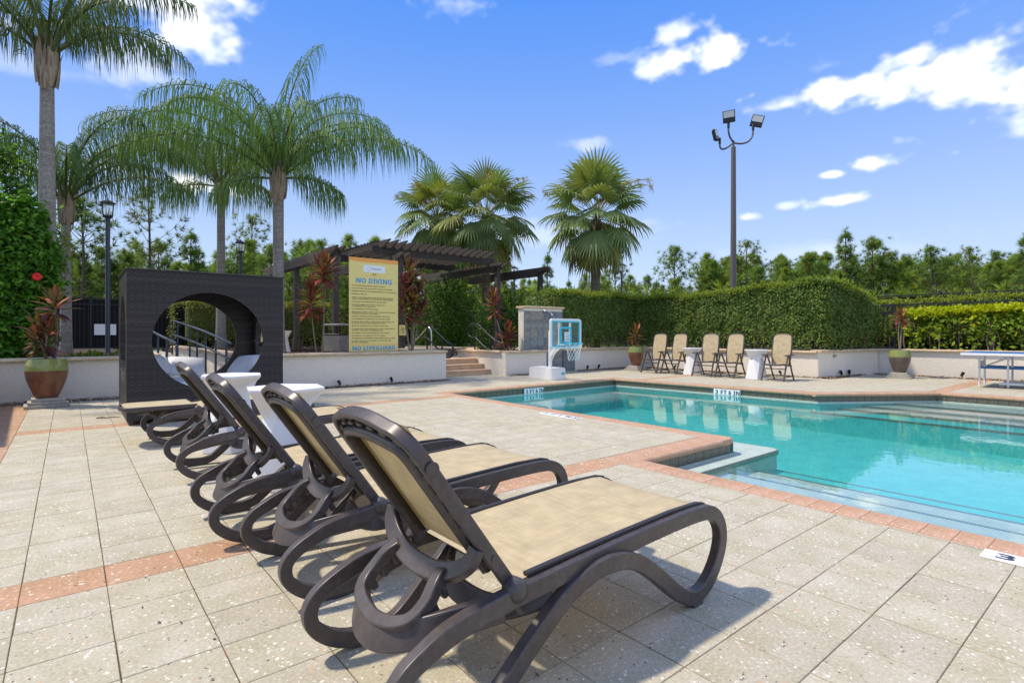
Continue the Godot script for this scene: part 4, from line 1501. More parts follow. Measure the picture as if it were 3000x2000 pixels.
func daybed() -> void:
	var w := 1.9
	var d := 1.6
	var h := 1.93
	var t := thing("daybed", "dark wicker cube daybed with round openings and white cushions", "daybed", Vector3(0.57, 0.06, -8.42), deg_to_rad(-0.6))
	var panel := func(width: float, height: float, cx: float, cy: float, rx: float, ry: float) -> MB:
		var b := MB.new()
		var th := 0.055
		var segs := 72
		var inner := []
		var outer := []
		for k in segs:
			var a := TAU * k / segs
			inner.append(Vector2(cx + cos(a) * rx, cy + sin(a) * ry))
		var angs := []
		for k in segs:
			angs.append(TAU * k / segs)
		for k in segs:
			var dir: Vector2 = (inner[k] - Vector2(cx, cy)).normalized()
			var tx := INF
			if dir.x > 1e-6:
				tx = (width - cx) / dir.x
			elif dir.x < -1e-6:
				tx = -cx / dir.x
			var ty := INF
			if dir.y > 1e-6:
				ty = (height - cy) / dir.y
			elif dir.y < -1e-6:
				ty = -cy / dir.y
			outer.append(Vector2(cx, cy) + dir * minf(tx, ty))
		for c in [Vector2(0, 0), Vector2(width, 0), Vector2(width, height), Vector2(0, height)]:
			var best := 0
			for k in segs:
				if outer[k].distance_to(c) < outer[best].distance_to(c):
					best = k
			outer[best] = c
		for k in segs:
			var j := (k + 1) % segs
			for z in [0.0, -th]:
				var nn := Vector3(0, 0, 1 if z == 0.0 else -1)
				b.quad(Vector3(inner[k].x, inner[k].y, z), Vector3(inner[j].x, inner[j].y, z), Vector3(outer[j].x, outer[j].y, z), Vector3(outer[k].x, outer[k].y, z), nn)
			var n2: Vector2 = -(inner[k] + inner[j] - 2.0 * Vector2(cx, cy)).normalized()
			b.quad(Vector3(inner[k].x, inner[k].y, 0), Vector3(inner[j].x, inner[j].y, 0), Vector3(inner[j].x, inner[j].y, -th), Vector3(inner[k].x, inner[k].y, -th), Vector3(n2.x, n2.y, 0))
			var n3: Vector2 = (outer[k] + outer[j] - 2.0 * Vector2(cx, cy)).normalized()
			b.quad(Vector3(outer[k].x, outer[k].y, 0), Vector3(outer[j].x, outer[j].y, 0), Vector3(outer[j].x, outer[j].y, -th), Vector3(outer[k].x, outer[k].y, -th), Vector3(n3.x, n3.y, 0))
		return b
	var front := part("front_panel", panel.call(w, h, 0.95, 1.02, 0.68, 0.66), M.wicker, t)
	part("back_panel", panel.call(w, h, 0.95, 1.02, 0.64, 0.62), M.wicker, t, Vector3(0, 0, -d + 0.055))
	for s in 2:
		var o := part("side_panel", panel.call(d - 0.118, h - 0.004, (d - 0.118) * 0.5, 1.02, 0.56, 0.62), M.wicker, t)
		o.rotation.y = PI * 0.5
		o.position = Vector3(0.056 if s == 0 else w - 0.001, 0.0, -0.059)
		# the panel frames show inside
		var fr := MB.new()
		var x := 0.075 if s == 0 else w - 0.075
		for a in [0.5, 1.1, 2.0, 2.6, 3.7, 5.6]:
			var c := Vector3(x, 1.02, -d * 0.5)
			var dir := Vector3(0, sin(a), cos(a))
			var far := 0.9 / maxf(absf(dir.y) / 1.0, absf(dir.z) / 0.8)
			fr.tube([c + dir * Vector3(0, 0.63, 0.57), c + dir * minf(far, 0.86)], 0.012, 6)
		fr.box(Vector3(x, 1.0, -d * 0.5 - 0.64), Vector3(0.03, 0.02, 0.2))
		fr.box(Vector3(x, 1.0, -d * 0.5 + 0.64), Vector3(0.03, 0.02, 0.2))
		part("inner_frame", fr, M.wicker_frame, t)
	var roof := MB.new()
	roof.box(Vector3(w * 0.5, h + 0.012, -d * 0.5), Vector3(w + 0.03, 0.025, d + 0.03), 0.006)
	part("roof", roof, M.wicker, t)
	var seam := MB.new()
	seam.box(Vector3(0.135, 0.985, 0.001), Vector3(0.27, 0.012, 0.004))
	seam.box(Vector3(w - 0.135, 0.985, 0.001), Vector3(0.27, 0.012, 0.004))
	part("panel_seam", seam, M.black, front)
	var base := MB.new()
	base.box(Vector3(w * 0.5, 0.15, -d * 0.5), Vector3(w - 0.13, 0.24, d - 0.13), 0.02)
	part("base", base, M.wicker_frame, t)
	var mt := MB.new()
	mt.box(Vector3(w * 0.5, 0.36, -d * 0.5), Vector3(w - 0.16, 0.18, d - 0.16), 0.06)
	part("mattress", mt, M.cushion, t)
	for k in 4:
		var b := MB.new()
		b.box(Vector3.ZERO, Vector3(0.05, 0.12, 0.05), 0.004)
		part("leg", b, M.black, t, Vector3(0.1 if k % 2 == 0 else w - 0.1, 0.0, -0.12 if k < 2 else -d + 0.12))
	for q in [[0.42, 0.62, -1.3, 0.2, 0.35, "white pillow leaning in the left corner of the daybed"], [0.85, 0.6, -1.36, -0.1, 0.1, "white pillow against the back panel of the daybed"], [0.3, 0.62, -0.72, 0.2, 1.35, "pale pillow at the left side opening of the daybed"], [1.55, 0.62, -0.9, 0.1, -1.2, "white pillow at the right side of the daybed"]]:
		var o := thing("pillow", q[5], "pillow", Vector3.ZERO, 0.0, "pillows in the daybed")
		part("pillow_case", cushion_mesh(0.52, 0.4, 0.17), M.cushion, o)
		o.transform = t.transform * Transform3D(Basis.from_euler(Vector3(-0.75, q[4], q[3])), Vector3(q[0], q[1], q[2]))

func cushion_mesh(w: float, h: float, t: float) -> MB:
	var b := MB.new()
	var k := 14
	for side in [1.0, -1.0]:
		var first := b.v.size()
		for j in k + 1:
			for i in k + 1:
				var u := 2.0 * i / k - 1.0
				var v := 2.0 * j / k - 1.0
				var bulge := pow((1.0 - u * u) * (1.0 - v * v), 0.42)
				var pinch := 1.0 - 0.1 * (1.0 - u * u) * v * v
				var pinch2 := 1.0 - 0.1 * (1.0 - v * v) * u * u
				var nn := Vector3(u * 0.9, v * 0.9, side * (0.25 + bulge)).normalized()
				b.vert(Vector3(u * w * 0.5 * pinch2, v * h * 0.5 * pinch, side * bulge * t * 0.5), nn)
		for j in k:
			for i in k:
				var q := first + j * (k + 1) + i
				b.face(q, q + 1, q + k + 2)
				b.face(q, q + k + 2, q + k + 1)
	return b

func furniture() -> void:
	var l1 := lounger("nearest sun lounger, largest in the picture, raised back and beige sling")
	l1.position = Vector3(0.66, 0, -1.645)
	var i := 0
	for q in [[0.70, -2.70, "second sun lounger from the camera, its seat beside the nearest one"], [0.61, -3.63, "third sun lounger from the camera, just before the nearer white table"], [0.66, -5.23, "fourth sun lounger, between the two white tables, raised back"]]:
		copy(l1, "sun_lounger", q[2], Vector3(q[0], 0, q[1]), [0.01, -0.015, 0.012][i])
		i += 1
	var l5 := lounger("farthest sun lounger with its back laid flat, in front of the daybed", true)
	l5.position = Vector3(0.64, 0, -6.99)
	var tg := MB.new()
	tg.sweep(spline([Vector3(0.66, 0.2, -3.42), Vector3(0.63, 0.14, -3.40), Vector3(0.65, 0.07, -3.41), Vector3(0.62, 0.015, -3.43)], 5), rr(0.006, 0.002, 0.0008, 1), Vector3.UP)
	tag(part("string", tg, M.paper, self), "white string hanging from the head bar of the third lounger", "string")
	var h1 := hex_table("nearer white faceted side table, between the third and fourth loungers", "white faceted side tables")
	h1.position = Vector3(1.32, 0, -4.42)
	h1.rotation.y = 0.35
	for q in [[1.29, -6.1, 0.3, "white faceted side table between the fourth and the flat lounger"], [13.85, -8.75, 0.4, "left white faceted table at the hedge wall, between two pairs of chairs"], [13.72, -6.83, 0.55, "right white faceted table at the hedge wall, left of the single chair"]]:
		copy(h1, "side_table", q[3], Vector3(q[0], 0, q[1]), q[2])
	var th := copy(h1, "side_table", "white table on the terrace, half hidden by the palm trunk", Vector3(5.3, 0.5, -18.1), 0.1)
	th.set_meta("group", "white furniture on the terrace")
	var c1 := arm_chair("leftmost beige folding armchair, beside the brown pot")
	c1.position = Vector3(13.72, 0, -9.92)
	c1.rotation.y = PI
	for q in [[13.8, -9.28, PI - 0.03, "second beige folding armchair from the left, left of the first white table"], [13.73, -8.22, PI + 0.1, "third beige folding armchair, right of the first white table"], [13.78, -7.54, PI - 0.02, "fourth beige folding armchair, left of the second white table"], [13.8, -6.3, PI + 0.03, "single beige folding armchair right of the second white table"]]:
		copy(c1, "folding_armchair", q[3], Vector3(q[0], 0, q[1]), q[2])
	var tc := copy(c1, "folding_armchair", "beige armchair on the terrace, seen through the daybed opening", Vector3(4.9, 0.5, -19.2), PI * 1.05)
	tc.set_meta("group", "white furniture on the terrace")
	daybed()
	var p1 := pot("big rust brown pot with a green rim at the left wall", M.glaze_rust, 0.62, 0.275)
	p1.position = Vector3(-0.27, 0, -11.5)
	p1.rotation.y = 0.05
	var p2 := pot("brown pot with a green rim left of the chairs", M.glaze_rust, 0.6, 0.25)
	p2.position = Vector3(14.05, 0, -10.9)
	var p3 := pot("grey pot with a green rim in the right corner", M.glaze_grey, 0.58, 0.245)
	p3.position = Vector3(17.0, 0, -4.6)
	p3.rotation.y = 0.1
	hoop()
	tennis()

func hoop() -> void:
	var t := thing("basketball_hoop", "white and turquoise poolside basketball hoop with a clear backboard", "basketball hoop", Vector3(9.62, 0, -10.3), 0.0)
	var b := MB.new()
	var lo := []
	b.sweep([Vector3(0, 0.0, 0), Vector3(0, 0.02, 0), Vector3(0, 0.06, 0), Vector3(0, 0.24, 0), Vector3(0, 0.275, 0), Vector3(0, 0.292, 0), Vector3(0, 0.3, 0)], rr(0.52, 0.98, 0.12, 6), Vector3.BACK, false, [0.985, 1.0, 1.0, 0.985, 0.97, 0.945, 0.9])
	part("weighted_base", b, M.white, t, Vector3(0.0, 0.004, -0.02))
	# fan of small shapes, the maker's mark on the end of the base
	b = MB.new()
	for k in 5:
		var a := PI * (0.14 + 0.18 * k)
		b.box(Vector3(cos(a) * 0.045, 0.125 + sin(a) * 0.03, 0.0), Vector3(0.05, 0.018, 0.004), 0.001, Basis(Vector3.BACK, a))
	b.box(Vector3(0, 0.112, 0), Vector3(0.1, 0.014, 0.004))
	part("emblem", b, M.aqua, t, Vector3(0.1, 0.02, 0.474))
	b = MB.new()
	b.sweep([Vector3(0, 0.25, 0), Vector3(0, 0.75, 0), Vector3(0, 1.25, 0)], rr(0.075, 0.085, 0.02, 3), Vector3.BACK)
	part("pole", b, M.white, t, Vector3(0, 0, 0.1))
	b = MB.new()
	for s in [-0.03, 0.03]:
		b.sweep(spline([Vector3(s, 0.52, 0.1), Vector3(s * 1.3, 0.7, 0.22), Vector3(s * 1.6, 0.82, 0.4), Vector3(s * 2.0, 0.92, 0.58)], 5), rr(0.035, 0.09, 0.012, 2), Vector3.UP)
	part("arm", b, M.white, t)
	var bw := 1.08
	var bh := 0.74
	var zc := 0.66
	var ring := func(w: float, h: float, r: float) -> Array:
		var o := []
		for q in 4:
			var cx := (w * 0.5 - r) * (1.0 if q == 0 or q == 3 else -1.0)
			var cy := (h * 0.5 - r) * (1.0 if q < 2 else -1.0)
			for i in 5:
				var d := Vector2.from_angle(PI * 0.5 * (q + i / 4.0)) * r
				o.append(Vector3(cx + d.x, 1.165 + cy + d.y, zc))
		return o
	b = MB.new()
	b.sweep(ring.call(bw - 0.05, bh - 0.05, 0.05), rr(0.06, 0.055, 0.014, 2), Vector3.BACK, true)
	part("backboard_frame", b, M.white, t)
	b = MB.new()
	b.sweep(ring.call(bw - 0.13, bh - 0.13, 0.03), rr(0.045, 0.012, 0.004, 2), Vector3.BACK, true)
	part("backboard_border", b, M.aqua, t, Vector3(0, 0, 0.012))
	b = MB.new()
	b.quad(Vector3(-bw * 0.46, 1.165 - bh * 0.43, zc), Vector3(bw * 0.46, 1.165 - bh * 0.43, zc), Vector3(bw * 0.46, 1.165 + bh * 0.43, zc), Vector3(-bw * 0.46, 1.165 + bh * 0.43, zc), Vector3.BACK)
	part("clear_panel", b, M.acrylic, t)
	b = MB.new()
	var sq := []
	for p in ring.call(0.36, 0.38, 0.04):
		sq.append(p + Vector3(0, -0.04, 0.008))
	b.sweep(sq, rr(0.05, 0.012, 0.004, 2), Vector3.BACK, true)
	part("target_square", b, M.aqua, t)
	for s in [-1.0, 1.0]:
		b = MB.new()
		b.box(Vector3(s * 0.19, 1.15, zc - 0.035), Vector3(0.07, 0.68, 0.03), 0.008)
		part("back_strut", b, M.white, t)
	b = MB.new()
	b.box(Vector3(0.06, 1.09, zc + 0.004), Vector3(0.2, 0.24, 0.004))
	var notice := part("warning_notice", b, M.paper, t)
	for k in 5:
		var nb := MB.new()
		nb.box(Vector3(0.06 + [0.0, 0.01, -0.01, 0.0, 0.005][k], 1.165 - k * 0.037 - (0.012 if k else 0.0), zc + 0.0075), Vector3([0.13, 0.15, 0.12, 0.14, 0.16][k], 0.009, 0.001))
		part("print_line", nb, M.navy, notice)
	var rim := []
	for k in 28:
		rim.append(Vector3(cos(TAU * k / 28) * 0.225, 0.93, zc + 0.28 + sin(TAU * k / 28) * 0.225))
	b = MB.new()
	b.sweep(rim, rr(0.022, 0.022, 0.009, 2), Vector3.UP, true)
	b.box(Vector3(0, 0.925, zc + 0.035), Vector3(0.16, 0.06, 0.06), 0.01)
	part("rim", b, M.aqua, t)
	b = MB.new()
	var c := Vector3(0, 0.925, zc + 0.28)
	var net := func(u: float, l: float) -> Vector3:
		var r: float = lerpf(0.222, 0.115, pow(l, 0.6)) + 0.02 * l * l
		return c + Vector3(cos(u) * r, -0.42 * l, sin(u) * r)
	for k in 12:
		for s in [1.0, -1.0]:
			var pts := []
			for i in 13:
				var l := i / 12.0
				pts.append(net.call(TAU * k / 12 + s * l * 1.6, l))
			b.tube(pts, 0.0045, 5)
	part("net", b, M.white, t)

func tennis() -> void:
	var t := thing("table_tennis_table", "table tennis table with white edge and blue rails at the right edge", "table", Vector3(15.15, 0, -2.97), 0.03)
	var b := MB.new()
	b.box(Vector3(0.76, 0.748, 1.37), Vector3(1.52, 0.02, 2.74), 0.003)
	part("table_top", b, M.blue, t)
	b = MB.new()
	for s in [0.0, 1.52]:
		b.box(Vector3(s, 0.728, 1.37), Vector3(0.02, 0.05, 2.74), 0.003)
	for z in [0.0, 2.74]:
		b.box(Vector3(0.76, 0.728, z), Vector3(1.5, 0.05, 0.02), 0.003)
	part("apron", b, M.white, t)
	for x in [0.43, 1.06]:
		for z in [0.25, 0.72]:
			b = MB.new()
			b.box(Vector3(x, 0.36, z), Vector3(0.045, 0.7, 0.035), 0.005)
			part("leg", b, M.white, t)
		b = MB.new()
		b.box(Vector3(x, 0.43, 1.1), Vector3(0.03, 0.05, 1.75), 0.004)
		part("blue_rail", b, M.blue, t)
		b = MB.new()
		b.box(Vector3(x, 0.09, 0.82), Vector3(0.05, 0.05, 0.5), 0.006)
		part("foot_bar", b, M.white, t)
		for z in [0.62, 1.02]:
			var wm := MB.new()
			wm.lathe([Vector2(0, -0.016), Vector2(0.04, -0.016), Vector2(0.045, -0.01), Vector2(0.045, 0.01), Vector2(0.04, 0.016), Vector2(0, 0.016)], 20)
			var o := part("castor", wm, M.concrete, t, Vector3(x, 0.047, z))
			o.rotation.z = PI * 0.5
	b = MB.new()
	b.tube([Vector3(0.43, 0.45, 0.3), Vector3(0.43, 0.7, 0.8)], 0.012, 8)
	b.tube([Vector3(1.06, 0.45, 0.3), Vector3(1.06, 0.7, 0.8)], 0.012, 8)
	b.box(Vector3(0.75, 0.43, 0.25), Vector3(0.6, 0.05, 0.02), 0.003)
	b.box(Vector3(0.75, 0.52, 0.26), Vector3(0.6, 0.12, 0.012), 0.003)
	part("brace", b, M.white, t)

func sign_board() -> void:
	var w := 1.24
	var h := 2.19
	var t := thing("rules_sign", "tall yellow pool rules sign reading NO DIVING and NO LIFEGUARD", "sign", Vector3(5.0, 0.755, -12.03))
	var b := MB.new()
	b.box(Vector3(w * 0.5, h * 0.5, -0.012), Vector3(w, h, 0.024), 0.002)
	part("panel", b, M.sign, t)
	b = MB.new()
	var wave := PackedVector2Array([Vector2(0, h - 0.002), Vector2(0, h - 0.075)])
	for k in range(1, 17):
		var u := k / 16.0
		wave.append(Vector2(w * u, h - 0.075 - 0.022 * sin(u * PI * 1.6) * (1.0 if u < 0.62 else 0.0) - (smoothstep(0.25, 0.85, u)) * 0.02))
	wave.append(Vector2(w, h - 0.002))
	b.prism(wave, 0.0, 0.002)
	part("orange_wave", b, M.sign_orange, t)
	b = MB.new()
	b.box(Vector3(w * 0.5, h - 0.245, 0.0015), Vector3(0.55, 0.17, 0.003))
	var lg := part("logo_plate", b, M.paper, t)
	lettering("Enchanted", 0.03, M.ink, lg, Transform3D(Basis.IDENTITY, Vector3(w * 0.5 + 0.04, h - 0.245, 0.004)), false, 0.24)
	b = MB.new()
	var arc := []
	for k in 14:
		arc.append(Vector3(w * 0.5 - 0.12 + cos(0.9 + 4.4 * k / 13) * 0.05, h - 0.245 + sin(0.9 + 4.4 * k / 13) * 0.05, 0.004))
	b.sweep(arc, rr(0.005, 0.002, 0.0008, 1), Vector3.BACK)
	part("logo_ring", b, M.concrete, lg)
	lettering("RESORT", 0.026, M.ink, t, Transform3D(Basis.IDENTITY, Vector3(w * 0.5, h - 0.375, 0.002)), false, 0.11)
	b = MB.new()
	b.box(Vector3(w * 0.5, h - 0.425, 0.001), Vector3(0.55, 0.004, 0.002))
	part("rule", b, M.sign_orange, t)
	lettering("NO DIVING", 0.115, M.sign_blue, t, Transform3D(Basis.IDENTITY, Vector3(w * 0.5, h - 0.535, 0.002)), true, 0.9)
	var lines := [
		["• POOL HOURS ARE FROM: DAWN TO DUSK.", 0.655, 0.86], ["• DO NOT ENTER THE POOL/SPA AT ANY OTHER TIME.", 0.72, 1.05], ["• MAXIMUM DEPTH 5 FEET. MINIMUM DEPTH 3 FEET 6 INCHES", 0.785, 1.14], ["• BATHING LOAD: 36", 0.85, 0.39],
		["• SWIM AT YOUR OWN RISK. OWNERS AND MANAGEMENT", 0.93, 1.08], ["ARE NOT RESPONSIBLE FOR ACCIDENTS AND INJURIES.", 0.968, 1.06], ["• POOL/SPA USE BY REGISTERED GUESTS ONLY.", 1.03, 0.91],
		["• CHILDREN UNDER THE AGE OF 14 MUST BE", 1.1, 0.85], ["ACCOMPANIED BY AN ADULT.", 1.138, 0.6], ["• NO RUNNING IN THE POOL AREA.", 1.2, 0.69], ["• BREAKABLE SERVICE WARE AND GLASS BOTTLES ARE", 1.27, 1.13], ["PROHIBITED IN THE POOL AREA.", 1.308, 0.66],
		["• PLEASE SHOWER BEFORE ENTERING THE POOL.", 1.37, 1.0], ["• NO RUNNING OR HORSEPLAY IN THE POOL DECK.", 1.43, 1.0], ["• PERSONS WITH SKIN LACERATIONS, INFECTIONS OR", 1.495, 1.08], ["BLISTERS SHOULD NOT ENTER THE POOL.", 1.533, 0.85],
		["• WATER IS RECIRCULATED, DO NOT SWALLOW.", 1.593, 0.95], ["• IF SEVERE WEATHER APPROACHES, OR IF LIGHTNING IS", 1.66, 1.12], ["PRESENT, SEEK SHELTER IMMEDIATELY.", 1.698, 0.8], ["• BE AWARE OF DEPTH MARKINGS AT ALL TIMES.", 1.757, 0.97],
		["• NO ANIMALS ALLOWED IN THE POOL AREA.", 1.82, 0.88], ["• APPROPRIATE SWIMWEAR IS REQUIRED FOR ALL AGES.", 1.88, 1.13], ["• DO NOT USE POOL IF YOU ARE ILL OR IF YOU ARE", 1.94, 1.02], ["ILL WITH DIARRHEA.", 1.978, 0.42]]
	for q in lines:
		var x0 := 0.035 if q[0].begins_with("•") else 0.06
		lettering(q[0], 0.023, M.ink, t, Transform3D(Basis.IDENTITY, Vector3(x0 + q[2] * 0.5, h - q[1], 0.002)), false, q[2])
	b = MB.new()
	b.box(Vector3(w * 0.5, h - 2.03, 0.001), Vector3(w - 0.1, 0.012, 0.002))
	part("rule", b, M.sign_orange, t)
	lettering("NO LIFEGUARD", 0.095, M.sign_blue, t, Transform3D(Basis.IDENTITY, Vector3(w * 0.5, h - 2.115, 0.002)), true, 1.08)

func beam(called: String, parent: Node3D, at: Vector3, size: Vector3, tip: float, back_tip: float) -> void:
	# a timber lying along z from at.z to at.z - size.z, its near end cut back by «tip» below, its far end likewise
	var b := MB.new()
	var p := PackedVector2Array([Vector2(tip, 0), Vector2(size.z - back_tip, 0), Vector2(size.z, size.y - 0.04), Vector2(size.z, size.y), Vector2(0, size.y), Vector2(0, size.y - 0.04)])
	b.prism(p, -size.x * 0.5, size.x * 0.5, Transform3D(Basis(Vector3(0, 1, 0), Vector3(1, 0, 0), Vector3(0, 0, 1)), Vector3.ZERO))
	var o := part(called, b, M.wood, parent, at)
	# the mesh runs along its own y so that the grain follows it
	o.basis = Basis(Vector3(0, 1, 0), Vector3(0, 0, -1), Vector3(-1, 0, 0))

func pergola() -> void:
	var t := thing("pergola", "dark brown timber pergola on the terrace behind the stairs", "pergola", Vector3(0, 0, 0))
	var xs := [5.95, 8.0, 11.85, 13.9]
	for i in 4:
		for s in [-0.11, 0.11]:
			beam("beam", t, Vector3(xs[i] + s, 3.36, -14.85), Vector3(0.055, 0.3, 7.5 if i == 0 else 5.6), 0.62, 0.5)
			for z in [-15.25, -18.7]:
				var bo := MB.new()
				bo.lathe([Vector2(0, 0.0), Vector2(0.022, 0.0), Vector2(0.022, 0.008), Vector2(0, 0.012)], 8)
				var o := part("bolt", bo, M.black, t, Vector3(xs[i] + s + signf(s) * 0.0275, 3.52, z))
				o.rotation.z = -PI * 0.5 * signf(s)
		for z in [-15.3, -18.75]:
			var y0 := 0.445
			var b := MB.new()
			b.box(Vector3(0, (3.62 - y0) * 0.5, 0), Vector3(0.16, 3.62 - y0, 0.16), 0.008)
			var o := part("post", b, M.wood, t, Vector3(xs[i], y0, z))
			b = MB.new()
			b.box(Vector3(0, 0.28, 0), Vector3(0.25, 0.5, 0.25), 0.01)
			b.box(Vector3(0, 0.56, 0), Vector3(0.21, 0.06, 0.21), 0.01)
			part("post_plinth", b, M.wood, o)
	for z in [-15.75, -18.3]:
		var b := MB.new()
		b.box(Vector3(0, 0, 0), Vector3(0.06, 4.75, 0.26), 0.006)
		var o := part("header", b, M.wood, t, Vector3(9.65, 3.79, z))
		o.basis = Basis(Vector3(0, 0, 1), Vector3(1, 0, 0), Vector3(0, 1, 0))
	for k in 15:
		beam("rafter", t, Vector3(7.5 + k * 0.285, 3.84, -14.95), Vector3(0.045, 0.19, 4.2), 0.5, 0.4)
	# battens across the rafters
	for k in 12:
		var b := MB.new()
		b.box(Vector3.ZERO, Vector3(0.035, 4.3, 0.035), 0.003)
		var o := part("batten", b, M.wood, t, Vector3(9.5, 4.05, -15.8 - k * 0.24))
		o.basis = Basis(Vector3(0, 0, 1), Vector3(1, 0, 0), Vector3(0, 1, 0))

func lamp_post(label: String) -> Node3D:
	var t := thing("lamp_post", label, "lamp post", Vector3.ZERO, 0.0, "blue grey lantern posts round the pool")
	var b := MB.new()
	b.lathe([Vector2(0.075, 0), Vector2(0.075, 0.05), Vector2(0.055, 0.08), Vector2(0.05, 0.1), Vector2(0.047, 3.2), Vector2(0.052, 3.2), Vector2(0.052, 3.26), Vector2(0.06, 3.28), Vector2(0, 3.29)], 20)
	part("post", b, M.lamp_blue, t)
	b = MB.new()
	b.box(Vector3(0, 3.32, 0), Vector3(0.2, 0.045, 0.2), 0.006)
	b.box(Vector3(0, 3.62, 0), Vector3(0.27, 0.03, 0.27), 0.006)
	for q in [[-1, -1], [1, -1], [1, 1], [-1, 1]]:
		b.sweep([Vector3(q[0] * 0.088, 3.33, q[1] * 0.088), Vector3(q[0] * 0.112, 3.61, q[1] * 0.112)], rr(0.018, 0.018, 0.003, 1), Vector3(0, 0, 1))
	b.lathe([Vector2(0.19, 3.635), Vector2(0.06, 3.7), Vector2(0.02, 3.715), Vector2(0.014, 3.75), Vector2(0, 3.76)], 4)
	part("lantern_frame", b, M.black, t)
	for k in 4:
		b = MB.new()
		var a := PI * 0.5 * k
		var bs := Basis(Vector3.UP, a)
		b.quad(bs * Vector3(-0.085, 3.345, 0.086), bs * Vector3(0.085, 3.345, 0.086), bs * Vector3(0.108, 3.605, 0.109), bs * Vector3(-0.108, 3.605, 0.109))
		part("pane", b, M.glass, t)
	for x in [-0.03, 0.035]:
		b = MB.new()
		b.lathe([Vector2(0.018, 3.35), Vector2(0.018, 3.44), Vector2(0.012, 3.45), Vector2(0.015, 3.49), Vector2(0.004, 3.53), Vector2(0, 3.535)], 10)
		part("bulb", b, M.paper, t, Vector3(x, 0, x * 0.6))
	return t

func lamps() -> void:
	var l := lamp_post("lantern post at the left, beside the tall palm, before the black fence")
	l.position = Vector3(0.73, 0.66, -16.2)
	for q in [[4.67, 0.72, -20.73, "lantern post behind the daybed, between the two palm trunks"], [20.53, 0.82, -16.79, "lantern post beyond the hedge, right of the single cabbage palm"], [17.18, 0.8, -20.83, "lantern post seen behind the right end of the pergola"]]:
		copy(l, "lamp_post", q[3], Vector3(q[0], q[1], q[2]), 0.2)
	var t := thing("floodlight_pole", "tall brown pole carrying three floodlights behind the hedge", "light pole", Vector3(18.99, 0.6, -10.31), -YAW)
	var b := MB.new()
	b.lathe([Vector2(0.118, 0), Vector2(0.116, 1.0), Vector2(0.085, 7.42), Vector2(0.085, 7.44), Vector2(0.04, 7.45), Vector2(0.038, 7.68), Vector2(0, 7.7)], 24)
	part("pole", b, M.pole, t)
	var heads := [[[[0.0, 7.6, 0.0], [0.2, 7.56, 0.02], [0.42, 7.58, 0.05], [0.58, 7.68, 0.06], [0.68, 7.86, 0.06], [0.7, 8.12, 0.06]], [0.83, 8.36, 0.1], -0.32, -0.35], [[[0.0, 7.6, 0.0], [-0.1, 7.66, 0.1], [-0.22, 7.74, 0.22], [-0.3, 7.9, 0.3], [-0.31, 8.1, 0.32]], [-0.31, 8.42, 0.36], 0.05, -0.4], [[[0.0, 7.6, 0.0], [-0.13, 7.5, -0.12], [-0.28, 7.45, -0.26], [-0.36, 7.55, -0.34], [-0.37, 7.76, -0.35]], [-0.5, 8.02, -0.38], 0.35, 0.9]]
	for q in heads:
		b = MB.new()
		b.tube(spline(v3(q[0]), 5), 0.033, 10)
		part("arm", b, M.pole, t)
		b = MB.new()
		var e: Array = q[0][q[0].size() - 1]
		b.lathe([Vector2(0.045, 0), Vector2(0.045, 0.2), Vector2(0.035, 0.22), Vector2(0, 0.23)], 12, Vector3(e[0], e[1] - 0.08, e[2]))
		part("socket", b, M.black, t)
		var bs := Basis.from_euler(Vector3(0.12, q[3], q[2]), EULER_ORDER_ZYX)
		b = MB.new()
		b.box(Vector3.ZERO, Vector3(0.42, 0.42, 0.09), 0.012)
		var hd := part("floodlight_head", b, M.black, t)
		hd.transform = Transform3D(bs, Vector3(q[1][0], q[1][1], q[1][2]))
		b = MB.new()
		b.box(Vector3(0, 0.07, 0.044), Vector3(0.36, 0.22, 0.01), 0.003)
		part("lens", b, M.lens, hd)
		b = MB.new()
		for k in 7:
			b.box(Vector3(-0.18 + k * 0.06, -0.02, -0.06), Vector3(0.012, 0.36, 0.04))
		part("cooling_fins", b, M.black, hd)

func fence_run(label: String, a: Vector2, b: Vector2, y0: float, h: float, screened: bool) -> void:
	var d := (b - a).normalized()
	var l := a.distance_to(b)
	var t := thing("fence", label, "fence", Vector3(a.x, y0, a.y), -atan2(d.y, d.x), "black metal fences round the pool")
	var m := MB.new()
	m.box(Vector3(0, h * 0.5, 0), Vector3(0.06, h + 0.06, 0.06), 0.005)
	m.box(Vector3(0, h + 0.045, 0), Vector3(0.075, 0.03, 0.075), 0.008)
	var pm := m.mesh()
	var n := int(l / 2.4) + 1
	for k in n + 1:
		part("post", pm, M.black, t, Vector3(minf(k * 2.4, l), 0, 0))
	for y in [h, h - 0.22, 0.12]:
		m = MB.new()
		m.box(Vector3(l * 0.5, y, 0), Vector3(l, 0.045, 0.035), 0.004)
		part("rail", m, M.black, t)
	m = MB.new()
	m.box(Vector3(0, h * 0.5, 0), Vector3(0.018, h - 0.1, 0.018))
	var bm := m.mesh()
	var count := int(l / 0.12)
	# pickets one by one where they show, the rest in one piece
	var rest := MB.new()
	for k in count:
		var x := 0.12 * (k + 0.5)
		if k < 60 and not screened:
			part("picket", bm, M.black, t, Vector3(x, 0, 0))
		else:
			rest.box(Vector3(x, h * 0.5, 0), Vector3(0.018, h - 0.1, 0.018))
	if rest.v.size():
		part("pickets", rest, M.black, t).set_meta("kind", "stuff")
	if screened:
		m = MB.new()
		m.box(Vector3(l * 0.5, h * 0.5 + 0.02, -0.04), Vector3(l, h - 0.12, 0.008))
		part("privacy_screen", m, M.screen, t)

